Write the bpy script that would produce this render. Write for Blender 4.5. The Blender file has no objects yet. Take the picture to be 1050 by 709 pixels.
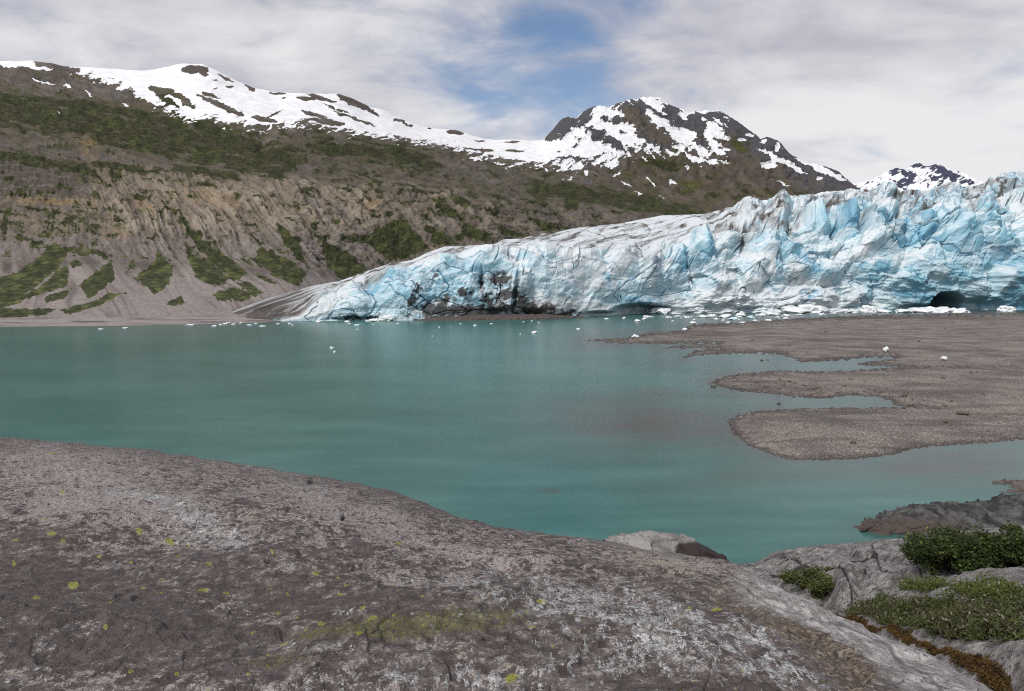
import bpy, math, random
import numpy as np
from mathutils import Vector

SC = bpy.context.scene
COL = SC.collection
R = math.radians
rng = np.random.default_rng(7)

# ------------------------------------------------------------------ camera model
FPX, CX, CY, HC = 683.0, 525.0, 354.5, 14.0
TH = math.atan(54.5 / FPX)
CT, ST = math.cos(TH), math.sin(TH)

def ray(px, py):
    px = np.asarray(px, float); py = np.asarray(py, float)
    a = (px - CX) / FPX; c = (CY - py) / FPX
    return a, CT + c * ST, -ST + c * CT

def at_depth(px, py, Y):
    a, b, c = ray(px, py); t = Y / b
    return np.stack(np.broadcast_arrays(a * t, Y + 0 * t, HC + c * t), -1)

def at_z(px, py, z=0.0):
    a, b, c = ray(px, py); t = (z - HC) / c
    return np.stack(np.broadcast_arrays(a * t, b * t, z + 0 * t), -1)

def project(P):
    y = P[..., 1]; z = P[..., 2] - HC
    d = y * CT - z * ST
    d = np.where(d < 0.05, 0.05, d)
    return CX + FPX * P[..., 0] / d, CY - FPX * (y * ST + z * CT) / d

# ------------------------------------------------------------------ noise
def _h(ix, iy, iz, seed):
    h = (ix.astype(np.int64) * 374761393 + iy.astype(np.int64) * 668265263 + iz.astype(np.int64) * 2147483647 + seed * 974711) & 0xFFFFFFFF
    h = ((h ^ (h >> 13)) * 1274126177) & 0xFFFFFFFF
    h = ((h ^ (h >> 16)) * 2246822519) & 0xFFFFFFFF
    return (h ^ (h >> 15)) & 0xFFFFFFFF

def pn2(x, y, seed=0):
    x = np.asarray(x, float); y = np.asarray(y, float)
    x, y = np.broadcast_arrays(x, y)
    ix = np.floor(x); iy = np.floor(y); fx = x - ix; fy = y - iy
    ux = fx * fx * fx * (fx * (fx * 6 - 15) + 10); uy = fy * fy * fy * (fy * (fy * 6 - 15) + 10)
    zz = np.zeros_like(ix)
    def g(dx, dy):
        a = _h(ix + dx, iy + dy, zz, seed) * (2 * math.pi / 4294967296.0)
        return np.cos(a) * (fx - dx) + np.sin(a) * (fy - dy)
    a = g(0, 0); b = g(1, 0); c = g(0, 1); d = g(1, 1)
    return 1.5 * ((a + (b - a) * ux) * (1 - uy) + (c + (d - c) * ux) * uy)

def pn3(x, y, z, seed=0):
    x, y, z = np.broadcast_arrays(np.asarray(x, float), np.asarray(y, float), np.asarray(z, float))
    ix = np.floor(x); iy = np.floor(y); iz = np.floor(z); fx = x - ix; fy = y - iy; fz = z - iz
    f = lambda t: t * t * t * (t * (t * 6 - 15) + 10)
    ux, uy, uz = f(fx), f(fy), f(fz); out = 0
    for dx in (0, 1):
        for dy in (0, 1):
            for dz in (0, 1):
                h = _h(ix + dx, iy + dy, iz + dz, seed)
                a = (h & 0xFFFF) * (2 * math.pi / 65536); s = (h >> 16) / 32768.0 - 1
                q = np.sqrt(np.maximum(0, 1 - s * s))
                v = q * np.cos(a) * (fx - dx) + q * np.sin(a) * (fy - dy) + s * (fz - dz)
                out = out + v * (ux if dx else 1 - ux) * (uy if dy else 1 - uy) * (uz if dz else 1 - uz)
    return 1.5 * out

def fbm2(x, y, o=4, seed=0, g=0.5):
    s = 0; a = 1.0; f = 1.0
    for k in range(o):
        s = s + a * pn2(x * f, y * f, seed + k); a *= g; f *= 2.03
    return s

def fbm3(x, y, z, o=4, seed=0, g=0.5):
    s = 0; a = 1.0; f = 1.0
    for k in range(o):
        s = s + a * pn3(x * f, y * f, z * f, seed + k); a *= g; f *= 2.03
    return s

def ridged2(x, y, o=3, seed=0):
    s = 0; a = 1.0; f = 1.0
    for k in range(o):
        s = s + a * (1 - 2 * np.abs(pn2(x * f, y * f, seed + k))); a *= 0.5; f *= 2.1
    return s

def rnd(idv, k):
    z = np.zeros_like(idv)
    return _h(idv, z + k, z, 77) / 4294967296.0

def voro2(x, y, seed=0):
    ix = np.floor(x).astype(np.int64); iy = np.floor(y).astype(np.int64)
    f1 = np.full(x.shape, 9.0); f2 = np.full(x.shape, 9.0)
    bid = np.zeros(x.shape, np.int64); bx = np.zeros(x.shape); by = np.zeros(x.shape)
    zz = np.zeros_like(ix)
    for dx in (-1, 0, 1):
        for dy in (-1, 0, 1):
            h = _h(ix + dx, iy + dy, zz, seed)
            sx = ix + dx + 0.1 + 0.8 * (h & 0xFFFF) / 65536.0; sy = iy + dy + 0.1 + 0.8 * (h >> 16) / 65536.0
            d = np.hypot(x - sx, y - sy)
            near = d < f1
            f2 = np.where(near, f1, np.minimum(f2, d))
            f1 = np.where(near, d, f1)
            bid = np.where(near, h, bid); bx = np.where(near, sx, bx); by = np.where(near, sy, by)
    return f1, f2, bid, bx, by

def sstep(a, b, x):
    t = np.clip((x - a) / (b - a), 0, 1)
    return t * t * (3 - 2 * t)

def ell(px, py, cx, cy, rx, ry, ang=0, soft=0.35):
    """1 inside an ellipse, falling to 0 outside (ang in degrees, clockwise on the photo)."""
    c, s = math.cos(R(ang)), math.sin(R(ang))
    dx = px - cx; dy = py - cy
    d = np.sqrt(((dx * c + dy * s) / rx) ** 2 + ((-dx * s + dy * c) / ry) ** 2)
    return 1 - sstep(1 - soft, 1 + soft, d)

def gauss(px, py, cx, cy, rx, ry, ang=0):
    c, s = math.cos(R(ang)), math.sin(R(ang))
    dx = px - cx; dy = py - cy
    return np.exp(-(((dx * c + dy * s) / rx) ** 2 + ((-dx * s + dy * c) / ry) ** 2))

def pyramids(x, y, seed, ang=0.35, jit=.8, asym=.5, hvar=.6):
    """max over wedge shaped peaks: sharp crests, creased valleys, planar faces; returns height and the owning peak."""
    ix = np.floor(x).astype(np.int64); iy = np.floor(y).astype(np.int64); zz = np.zeros_like(ix)
    best = np.full(x.shape, -99.0); bid = np.zeros(x.shape, np.int64); second = np.full(x.shape, -99.0)
    for dx in (-1, 0, 1):
        for dy in (-1, 0, 1):
            h = _h(ix + dx, iy + dy, zz, seed); h2 = _h(ix + dx, iy + dy, zz + 1, seed)
            sx = ix + dx + .5 + jit * ((h & 0xFFFF) / 65536.0 - .5); sy = iy + dy + .5 + jit * ((h >> 16) / 65536.0 - .5)
            t = ((h2 & 0xFF) / 255.0 - .5) * 2 * ang * 2; hh = hvar * ((h2 >> 8 & 0xFF) / 255.0)
            ra = .55 + .9 * ((h2 >> 16 & 0xFF) / 255.0); rb = .4 + .8 * ((h2 >> 24 & 0xFF) / 255.0)
            c, s_ = np.cos(t), np.sin(t); lx = (x - sx) * c + (y - sy) * s_; ly = -(x - sx) * s_ + (y - sy) * c
            v = hh - np.where(lx > 0, lx * ra * (1 + asym), -lx * ra * (1 - asym)) - np.where(ly > 0, ly * rb * .45, -ly * rb * 1.15)
            up = v > best
            second = np.where(up, best, np.maximum(second, v)); best = np.where(up, v, best); bid = np.where(up, h, bid)
    return best, best - second, bid

def sdf(px, py, poly, wy=1.0):
    """signed distance to a polygon, positive inside."""
    poly = [(x, y * wy) for x, y in poly]; Y = py * wy
    best = np.full(px.shape, 1e9); ins = np.zeros(px.shape, bool)
    n = len(poly)
    for i in range(n):
        x0, y0 = poly[i]; x1, y1 = poly[(i + 1) % n]
        ex, ey = x1 - x0, y1 - y0; L = ex * ex + ey * ey + 1e-9
        t = np.clip(((px - x0) * ex + (Y - y0) * ey) / L, 0, 1)
        best = np.minimum(best, (px - x0 - t * ex) ** 2 + (Y - y0 - t * ey) ** 2)
        if y0 != y1:
            cond = ((y0 > Y) != (y1 > Y)) & (px < (x1 - x0) * (Y - y0) / (y1 - y0) + x0)
            ins ^= cond
    d = np.sqrt(best)
    return np.where(ins, d, -d)

def polyline_d(px, py, pts):
    best = np.full(px.shape, 1e9)
    for (x0, y0), (x1, y1) in zip(pts[:-1], pts[1:]):
        ex, ey = x1 - x0, y1 - y0
        t = np.clip(((px - x0) * ex + (py - y0) * ey) / (ex * ex + ey * ey), 0, 1)
        best = np.minimum(best, np.hypot(px - x0 - t * ex, py - y0 - t * ey))
    return best

def curve(pts, px):
    a = np.array(pts, float)
    return np.interp(px, a[:, 0], a[:, 1])

def zoomed(x0, y0, s, pts):
    return [(x0 + x / s, y0 + y / s) for x, y in pts]

# ------------------------------------------------------------------ object helpers
def tag(o, label, cat=None, kind=None, group=None):
    o['label'] = label
    if cat: o['category'] = cat
    if kind: o['kind'] = kind
    if group: o['group'] = group
    return o

def mesh_from(name, V, F, mat, attrs=None, smooth=True, parent=None):
    """V (n,3), F (m,k) arrays -> linked mesh object."""
    V = np.ascontiguousarray(V, np.float32); F = np.ascontiguousarray(F, np.int32)
    me = bpy.data.meshes.new(name)
    me.vertices.add(len(V)); me.vertices.foreach_set('co', V.ravel())
    m, k = F.shape
    me.loops.add(m * k); me.loops.foreach_set('vertex_index', F.ravel())
    me.polygons.add(m)
    me.polygons.foreach_set('loop_start', np.arange(m, dtype=np.int32) * k)
    me.polygons.foreach_set('use_smooth', np.full(m, bool(smooth)))
    for an, av in (attrs or {}).items():
        av = np.asarray(av, np.float32)
        if av.ndim == 1:
            at = me.attributes.new(an, 'FLOAT', 'POINT'); at.data.foreach_set('value', av)
        else:
            if av.shape[1] == 3:
                av = np.concatenate([av, np.ones((len(av), 1), np.float32)], 1)
            at = me.attributes.new(an, 'FLOAT_COLOR', 'POINT'); at.data.foreach_set('color', np.ascontiguousarray(av).ravel())
    me.update(calc_edges=True); me.validate()
    me.materials.append(mat)
    o = bpy.data.objects.new(name, me); COL.objects.link(o)
    if parent: o.parent = parent
    return o

def grid_faces(r, c):
    i = np.arange(r * c).reshape(r, c)
    return np.stack([i[:-1, :-1], i[:-1, 1:], i[1:, 1:], i[1:, :-1]], -1).reshape(-1, 4)

def grid_mesh(name, P, mat, attrs=None, smooth=True):
    r, c = P.shape[:2]
    at = {k: (v.reshape(r * c) if v.ndim == 2 else v.reshape(r * c, -1)) for k, v in (attrs or {}).items()}
    return mesh_from(name, P.reshape(-1, 3), grid_faces(r, c), mat, at, smooth)

def normals(P):
    du = np.gradient(P, axis=1); dv = np.gradient(P, axis=0)
    n = np.cross(du, dv)
    return n / (np.linalg.norm(n, axis=-1, keepdims=True) + 1e-9)

def mixc(a, b, f):
    return a + (b - a) * f[..., None]

def C3(*c): return np.array(c, float)

def loft(lines, nrows, breaks=()):
    """lines: list of (cols,3) arrays; cubic Hermite rows between them; at a line in `breaks` the tangent is one sided."""
    L = np.stack(lines); n = len(L)
    d = np.linalg.norm(np.diff(L, axis=0), axis=-1).mean(1)
    out = []; seg_id = []
    for i in range(n - 1):
        def tan(j, side):
            if j == 0: return L[1] - L[0]
            if j == n - 1: return L[n - 1] - L[n - 2]
            if j in breaks: return (L[j + 1] - L[j]) if side > 0 else (L[j] - L[j - 1])
            a = (L[j] - L[j - 1]) / d[j - 1]; b = (L[j + 1] - L[j]) / d[j]
            w = d[j] / (d[j] + d[j - 1])
            return (a * w + b * (1 - w)) * d[i]
        p0, p1, m0, m1 = L[i], L[i + 1], tan(i, 1), tan(i + 1, -1)
        k = nrows[i]
        ts = np.linspace(0, 1, k, endpoint=(i == n - 2))
        for t in ts:
            h00 = 2 * t ** 3 - 3 * t * t + 1; h10 = t ** 3 - 2 * t * t + t; h01 = 1 - h00; h11 = t ** 3 - t * t
            out.append(h00 * p0 + h10 * m0 + h01 * p1 + h11 * m1); seg_id.append(i + t)
    return np.stack(out), np.array(seg_id)

# ------------------------------------------------------------------ node helpers
class NT:
    def __init__(self, name):
        self.mat = bpy.data.materials.new(name); self.mat.use_nodes = True
        self.t = self.mat.node_tree; self.b = self.t.nodes['Principled BSDF']
        self.co = self.n('ShaderNodeTexCoord').outputs['Object']
    def n(self, kind, **kw):
        x = self.t.nodes.new(kind)
        for k, v in kw.items(): setattr(x, k, v)
        return x
    def put(self, sock, v):
        if isinstance(v, bpy.types.NodeSocket): self.t.links.new(v, sock)
        elif isinstance(v, (tuple, list)) and len(v) == 3 and sock.type == 'RGBA': sock.default_value = (*v, 1)
        else: sock.default_value = v
    def attr(self, name, out='Fac'):
        x = self.n('ShaderNodeAttribute', attribute_name=name); return x.outputs[out]
    def rgba(self, name):
        x = self.n('ShaderNodeAttribute', attribute_name=name)
        s = self.n('ShaderNodeSeparateColor'); self.put(s.inputs[0], x.outputs['Color'])
        return s.outputs[0], s.outputs[1], s.outputs[2], x.outputs['Alpha']
    def vec(self, scale=(1, 1, 1), rot=(0, 0, 0), src=None):
        m = self.n('ShaderNodeMapping'); self.put(m.inputs['Vector'], src or self.co)
        m.inputs['Scale'].default_value = scale; m.inputs['Rotation'].default_value = rot
        return m.outputs[0]
    def noise(self, scale, detail=4, rough=0.55, v=None, dist=0.0):
        x = self.n('ShaderNodeTexNoise'); self.put(x.inputs['Vector'], v or self.co)
        x.inputs['Scale'].default_value = scale; x.inputs['Detail'].default_value = detail
        x.inputs['Roughness'].default_value = rough; x.inputs['Distortion'].default_value = dist
        return x.outputs['Fac']
    def voro(self, scale, v=None, feature='F1', out='Distance', rnd=1.0):
        x = self.n('ShaderNodeTexVoronoi', feature=feature); self.put(x.inputs['Vector'], v or self.co)
        x.inputs['Scale'].default_value = scale
        if 'Randomness' in x.inputs: x.inputs['Randomness'].default_value = rnd
        return x.outputs[out]
    def m(self, op, a, b=0.0, clamp=False):
        x = self.n('ShaderNodeMath', operation=op, use_clamp=clamp); self.put(x.inputs[0], a); self.put(x.inputs[1], b)
        return x.outputs[0]
    def mr(self, v, a, b, c=0.0, d=1.0, smooth=True):
        x = self.n('ShaderNodeMapRange', interpolation_type='SMOOTHSTEP' if smooth else 'LINEAR')
        self.put(x.inputs['Value'], v)
        for k, q in (('From Min', a), ('From Max', b), ('To Min', c), ('To Max', d)): self.put(x.inputs[k], q)
        return x.outputs[0]
    def mix(self, f, a, b, mode='MIX'):
        x = self.n('ShaderNodeMix', data_type='RGBA', blend_type=mode)
        self.put(x.inputs['Factor'], f); self.put(x.inputs[6], a); self.put(x.inputs[7], b)
        return x.outputs[2]
    def bump(self, h, strength=0.5, dist=0.1, nrm=None):
        x = self.n('ShaderNodeBump'); self.put(x.inputs['Height'], h)
        x.inputs['Strength'].default_value = strength; x.inputs['Distance'].default_value = dist
        if nrm: self.put(x.inputs['Normal'], nrm)
        return x.outputs[0]
    def done(self, color, rough=0.9, spec=0.3, normal=None, ior=None):
        self.put(self.b.inputs['Base Color'], color); self.put(self.b.inputs['Roughness'], rough)
        self.put(self.b.inputs['Specular IOR Level'], spec)
        if ior: self.b.inputs['IOR'].default_value = ior
        if normal: self.put(self.b.inputs['Normal'], normal)
        return self.mat

# ================================================================== MOUNTAIN
RIDGE = [(-300, 92), (-150, 76), (0, 62.5), (13, 62.7), (34, 63), (53, 65), (66, 68), (99, 70), (144, 72.5), (161, 71), (182, 66), (197, 65), (208, 65.5), (217, 70),
         (232, 77.5), (259, 90), (278, 94), (302, 96), (346, 96), (361, 101), (382, 111), (400, 115), (423, 127), (442, 131), (468, 134), (485, 139),
         (506, 143.5), (557, 144), (567, 133), (576, 122), (582, 120), (591, 122), (598, 115), (610, 109), (625, 110.5), (633, 106), (650, 102),
         (667, 99.5), (677, 100.5), (684, 106), (697, 112), (705, 115), (722, 114), (738, 113.5), (753, 123), (770, 134.5), (780, 143), (787, 141),
         (797, 144), (812, 160), (827, 167), (844, 170), (857, 175), (869, 185), (880, 193), (900, 203), (950, 226), (1000, 245), (1150, 280)]
SNOWLINE = [(-300, 80), (13, 62), (60, 64), (68, 69), (101, 80), (127, 90), (148, 100), (169, 110), (186, 121), (199, 124), (206, 121), (249, 127), (272, 128), (306, 126),
            (335, 130), (361, 134.6), (400, 141.5), (442, 147), (472, 153), (501, 162.5), (527, 168), (557, 167), (582, 171), (610, 164), (633, 169), (641, 154),
            (658, 153), (688, 153), (722, 158), (757, 170), (770, 172.5), (785, 175), (827, 182), (844, 191), (900, 200)]
def build_mountain():
    px = np.concatenate([np.arange(-300, -10, 6.0), np.arange(-10, 905, 1.15), np.arange(905, 1150, 5.0)])
    yr = curve(RIDGE, px)
    dr = curve([(-300, 1050), (300, 1080), (400, 1250), (557, 1700), (667, 2000), (880, 2300), (1150, 2600)], px)
    # small crags on the crest of the high peak
    crag = sstep(555, 575, px) * (1 - sstep(870, 900, px))
    yr = yr + crag * (1.1 * pn2(px / 9, 0 * px, 5) + 1.0 * pn2(px / 3.7, 0 * px, 6)) + (1 - crag) * 0.5 * pn2(px / 14, 0 * px, 8)
    def smooth1(a, r):
        xs = np.arange(px[0], px[-1], 1.0); v = np.interp(xs, px, a); k = np.exp(-(np.arange(-3 * r, 3 * r + 1) / r) ** 2 / 2); k /= k.sum()
        return np.interp(px, xs, np.convolve(np.pad(v, 3 * r, mode='edge'), k, mode='valid'))
    ysm = smooth1(yr, 14); dr = smooth1(dr, 30)
    ys5 = smooth1(yr, 6)
    LR = at_depth(px, ysm, dr); dz1 = at_depth(px, ys5, dr)[:, 2] - LR[:, 2]; dz2 = at_depth(px, yr, dr)[:, 2] - LR[:, 2] - dz1
    LS = at_depth(px, smooth1(curve([(-300, 112), (0, 95), (100, 112), (200, 128), (300, 135), (400, 150), (500, 172), (557, 176), (650, 180), (750, 196), (880, 216), (1150, 290)], px), 25),
                  dr * curve([(-300, .76), (557, .74), (700, .78), (900, .8)], px))
    LB2 = at_depth(px, curve([(-300, 190), (0, 178), (100, 184), (200, 194), (300, 200), (400, 205), (500, 215), (600, 226), (700, 234), (800, 242), (900, 252), (1150, 300)], px),
                   curve([(-300, 530), (0, 520), (300, 560), (500, 800), (600, 1000), (800, 1350), (1150, 1800)], px))
    LB1 = at_depth(px, curve([(-300, 268), (0, 264), (100, 262), (200, 270), (300, 276), (400, 280), (500, 285), (600, 290), (800, 298), (1150, 305)], px),
                   curve([(-300, 395), (0, 395), (300, 415), (500, 600), (600, 790), (800, 1100), (1150, 1500)], px))
    yf = curve([(-300, 338), (0, 335.2), (60, 334.8), (130, 334), (200, 332.6), (260, 331), (400, 329)], px)
    LF = at_z(px, yf, 0.0)
    far = at_depth(px, 320 + 0 * px, curve([(-300, 265), (260, 310), (400, 430), (500, 560), (600, 720), (800, 1000), (1150, 1400)], px)); far[:, 2] = 0
    w = sstep(250, 330, px)[:, None]; LF = LF * (1 - w) + far * w
    # gentle beach just above the water
    LBe = LF + (LB1 - LF) * 0.16; LBe[:, 2] = 2.2
    LU = LF - (LBe - LF) * 0.8; LU[:, 2] = -5
    LK = LR + (LR - LS) * 0.6; LK[:, 2] = LR[:, 2] - 120
    P, sid = loft([LU, LF, LBe, LB1, LB2, LS, LR, LK], [6, 22, 70, 150, 150, 110, 14], breaks=(1, 6))
    S = sid[:, None] + 0 * P[..., 0]
    P[..., 2] += (dz1[None] * sstep(5.3, 6.0, S) + dz2[None] * sstep(5.88, 6.0, S)) * np.where(S > 6, 1 - sstep(6, 6.6, S) * .7, 1)
    bx, by = project(P); bx0, by0 = bx, by
    dep = P[..., 1]; unit = dep / FPX                     # metres per photo pixel
    # leaning fall lines
    lean = curve([(-300, -0.5), (0, -0.35), (60, 0.0), (120, 0.5), (250, 1.0), (400, 1.15), (600, 1.2), (900, 1.0)], bx)
    q = bx - lean * (by - 240)
    q = q + 11 * pn2(bx / 60, by / 40, 40) + 3.0 * pn2(bx / 21, by / 20, 41) + .8 * pn2(bx / 7, by / 9, 42)
    m_bluff = sstep(2.85, 3.2, S) * (1 - sstep(4.0, 4.4, S))
    m_fan = sstep(2.0, 2.3, S) * (1 - sstep(2.9, 3.3, S))
    m_up = sstep(4.0, 4.5, S) * (1 - sstep(5.7, 6.0, S))
    m_peak = sstep(545, 590, bx) * sstep(4.9, 5.3, S) * (1 - sstep(5.85, 6.0, S) * 0.75)
    gul = ridged2(q / 13, by / 170, 3, 10)
    gul2 = ridged2(q / 5.0, by / 60, 2, 14)
    big_rib = np.clip(gauss(bx, by, 230, 222, 190, 40) + .5 * gauss(bx, by, 420, 205, 120, 26, 12) + .25, 0, 1) * (.35 + .65 * sstep(60, 130, bx)) * (.55 + .6 * sstep(-.4, .5, fbm2(bx / 30, by / 22, 3, 43)))
    d = m_bluff * big_rib * (4.2 * gul + 1.7 * gul2)
    d = d + m_fan * (.9 * ridged2(q / 26, by / 200, 2, 20) + 0.35 * fbm2(bx / 6, by / 4, 3, 21))
    d = d + m_up * (1.0 * ridged2((bx + .4 * by) / 60, (by - .4 * bx) / 12, 3, 24) + 2.0 * fbm2(bx / 16, by / 9, 4, 25))
    d = d * 0.8 + m_bluff * (.8 * fbm2(q / 4, by / 14, 4, 28, .6) + 2.0 * fbm2(bx / 9, by / 6, 5, 26, .62)) + m_up * (.9 * fbm2((bx + .4 * by) / 9, (by - .4 * bx) / 4, 5, 27, .62)) + (m_bluff + m_up) * .45 * fbm2(bx / 3, by / 2.4, 3, 29, .6)
    SNOWY = sstep(-6, 4, curve(SNOWLINE, bx) - by)
    d = d * (1 - .85 * SNOWY * (1 - m_peak))
    d = d + m_peak * (2.6 * ridged2((bx - 0.5 * by) / 22, by / 24, 4, 30) + 2.0 * fbm2(bx / 6, by / 6, 4, 34, .6)) * (.45 + .55 * np.clip(fbm2(bx / 30, by / 30, 2, 35) + .5, 0, 1))
    # valley cut below the left snowfield
    d = d - 7 * gauss(bx, by, 270, 150, 8, 24, 8) * sstep(4.0, 4.6, S)
    # left-right strata steps on the bluff
    d = d + 1.2 * m_bluff * sstep(-.1, .2, pn2(bx / 160, (by - 0.04 * bx) / 6.5, 36))

    # ---------- snow field (signed, threshold at 0)
    ox, oy = bx, by
    bx = ox + 2.2 * fbm2(ox / 8, oy / 5, 4, 47, .6); by = oy + 1.1 * fbm2(ox / 8, oy / 5, 4, 48, .6)
    sn = np.clip((curve(SNOWLINE, bx) - by) / 8.5, -3.2, 1.2)
    streak = fbm2((bx - 2.4 * by) / 26, (by + 0.35 * bx) / 4.2, 4, 50)
    sn = sn + 0.95 * streak * (1 - 0.5 * sstep(6, 22, curve(SNOWLINE, bx) - by))
    sn = sn + 0.1
    rough = sstep(560, 580, bx) * (1 - sstep(735, 760, bx))
    lw = sstep(625, 655, bx)
    stk = (1 - lw) * fbm2((bx * .8 - by * .6) / 20, (bx * .6 + by * .8) / 4, 5, 52, .62) + lw * fbm2((bx * .8 + by * .6) / 20, (by * .8 - bx * .6) / 4, 5, 53, .62)
    sn = sn + rough * (1.9 * stk + .25) + .55 * fbm2((bx - .4 * by) / 4, (by + .3 * bx) / 1.7, 3, 54)
    sn = sn - 2.2 * sstep(722, 745, bx) * (1 - sstep(0, 40, bx - 900))
    for e in [(200, 71.5, 14, 4.5, 0), (209, 74, 6, 4, 40), (45, 66, 15, 3.0, 3), (60, 70, 14, 4, 10), (178, 101, 22, 7, 25), (160, 92, 8, 3, 20), (216, 98, 10, 2.2, 20), (235, 89, 4, 1.2, 0), (256, 90, 8, 2.2, 35),
              (230, 80, 10, 1.5, 28), (285, 96, 9, 1.4, 0), (314, 101.5, 11, 2.3, 5), (330, 101, 16, 2.1, 18), (362, 104, 17, 5, 25), (382, 115, 9, 2.0, 38), (321, 117, 15, 1.8, 15),
              (335, 125, 17, 2.6, 10), (225, 108, 26, 2.6, 25), (238, 114, 14, 2.5, 20), (271, 122, 13, 2, 10), (357, 120, 20, 1.2, 20), (369, 124, 20, 1.2, 20), (222, 83, 2.5, .8, 0), (221, 91, 2, .8, 0),
              (292, 100, 3, 1, 0), (280, 117, 10, 1, -25), (345, 112, 16, 1, 20), (408, 123, 5, 1.6, 12), (440, 132, 3, 1, 0), (416, 127, 8, 1.2, 25), (467, 136.3, 9.5, 2.2, 8), (491, 144.5, 7, 0.9, 0), (524, 146, 9, 1.0, -3), (527, 155, 11, 1.4, 5),
              (493, 154, 14, 1.3, 5), (573, 156, 5, 1, 0), (582, 162.5, 13, 1.3, -3), (520, 165, 16, 1.6, 4)]:
        sn = sn - 2.6 * ell(bx, by, *e)
    for e in [(570, 133, 13, 9, -45), (579, 126, 9, 7, 0), (596, 125, 12, 6, -35), (602, 113, 7, 3, -25), (613, 140, 12, 5, 25), (629, 125, 11, 3, 5), (631, 149, 8, 4.5, 40), (637, 137, 4, 1.4, 0),
              (652, 110, 14, 6, 10), (661, 131, 30, 8, 35), (690, 113, 10, 5, 20), (684, 119, 12, 3.5, 5), (698, 129, 14, 4.5, 15), (667, 143, 14, 2.6, 10), (716, 133, 14, 6, 35), (728, 119, 9, 3, 0), (712, 120, 5, 6, 0), (720, 146, 10, 5, 20)]:
        sn = sn - 2.7 * ell(bx, by, e[0], e[1], e[2] * 1.15, e[3] * 1.2, e[4], 0.5)
    for e in [(727, 142, 3.5, 10, -20), (738, 157, 14, 2.2, 42), (743, 143, 2, 3.5, -25), (744, 154.5, 5, 1.8, 0), (760, 144, 3, 1.6, 0), (768, 139, 3.5, 1.8, 0), (782, 146, 4.5, 2, -20), (797, 151, 2.3, 4, 0), (793, 164, 3, 1, 0),
              (803, 168.5, 28, 3.0, 27), (786, 172, 10, 4.5, -8), (842, 175, 27, 3.4, 25), (833, 168, 10, 2.6, 20), (839, 185, 5, 3, 0), (704, 139, 12, 4, 20), (802, 189.5, 13, 1.2, 22), (688, 187.5, 4.5, 2.6, 0), (667, 186, 8, 1.8, 48),
              (642, 189, 6, 1, 35), (655, 198.5, 4, 1, 30), (679, 202, 5, 1, 30), (700, 118, 6, 3, 0), (720, 166, 16, 1.6, 14), (745, 169, 14, 1.4, 12), (600, 178, 3, 1.5, 45), (560, 175, 3, 1.2, 20), (23, 66, 18, 3.4, 0), (44, 71, 13, 1.3, 2), (36, 83, 4.5, 1, 8), (50, 86, 9, .8, 12), (69, 89.5, 4.5, 1.4, 10),
              (92, 97, 5, 1, 45), (129, 108, 3.2, 1.4, 20), (59, 115.6, 3.2, 1, 30), (182, 104, 9, 2.5, 35), (172, 99, 5, 2, 0), (193, 112, 9, 1.6, 15)]:
        sn = sn + (4.4 if e[1] - np.interp(e[0], *zip(*SNOWLINE)) > 4 else 2.6) * ell(bx, by, *e, 0.5)
    bx, by = ox, oy
    sn = np.where(S < 2.9, -1.5, sn)
    d = d * (1 - .85 * sstep(-.2, .5, sn)) + 1.3 * fbm2((bx + .5 * by) / 40, (by - .3 * bx) / 16, 3, 55) * sstep(0, .6, sn)
    P = P.copy()
    nn = normals(P); nn = np.where(nn[..., 2:3] < 0, -nn, nn)
    P += nn * (d * np.clip(unit, .35, 2.6) * 0.9)[..., None]
    # ---------- vegetation field (threshold at 0)
    Z7 = lambda p: zoomed(0, 190, 4.725, p)
    Z8 = lambda p: zoomed(200, 190, 4.725, p)
    Z9 = lambda p: zoomed(300, 60, 2.531, p)
    polys = [Z7(p) for p in ([(265, 280), (320, 335), (285, 400), (180, 490), (60, 570), (-200, 600), (-200, 470), (60, 440), (160, 380)], [(300, 400), (330, 405), (322, 490), (220, 520), (60, 585), (-200, 610), (-200, 580), (60, 560), (200, 495)],
                              [(-200, 600), (60, 598), (270, 600), (240, 622), (60, 650), (-200, 650)], [(540, 370), (560, 460), (430, 545), (385, 490), (470, 420)], [(370, 365), (400, 385), (350, 400), (340, 375)],
                              [(540, 520), (610, 528), (340, 630), (290, 605), (460, 570)], [(760, 320), (840, 400), (820, 480), (750, 525), (650, 450), (750, 380)], [(640, 370), (658, 395), (610, 425)],
                              [(800, 580), (880, 535), (895, 580)], [(215, 550), (350, 500), (330, 540), (230, 570)], [(380, 285), (410, 300), (395, 320)], [(500, 330), (530, 350), (500, 362)])]
    polys += [Z8(p) for p in ([(-75, 130), (0, 250), (130, 340), (245, 430), (190, 470), (150, 430), (40, 340), (-40, 240)], [(-75, 130), (-60, 260), (0, 345), (70, 370), (170, 460), (100, 495), (0, 450), (-40, 330)], [(330, 310), (420, 350), (540, 425), (500, 490), (400, 450), (310, 390), (300, 330)],
                               [(400, 215), (460, 240), (535, 385), (500, 370), (440, 300)], [(460, 240), (520, 280), (490, 300)], [(590, 250), (700, 310), (840, 410), (720, 455), (640, 400), (610, 320)],
                               [(780, 260), (945, 200), (1010, 330), (945, 375), (860, 320)], [(90, 530), (180, 500), (330, 520), (240, 560), (110, 560)], [(300, 440), (390, 475), (340, 470)], [(200, 480), (260, 475), (320, 520), (230, 510)],
                               [(280, 235), (345, 270), (320, 268)], [(-20, -10), (95, -5), (100, 20), (30, 25)])]
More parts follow.
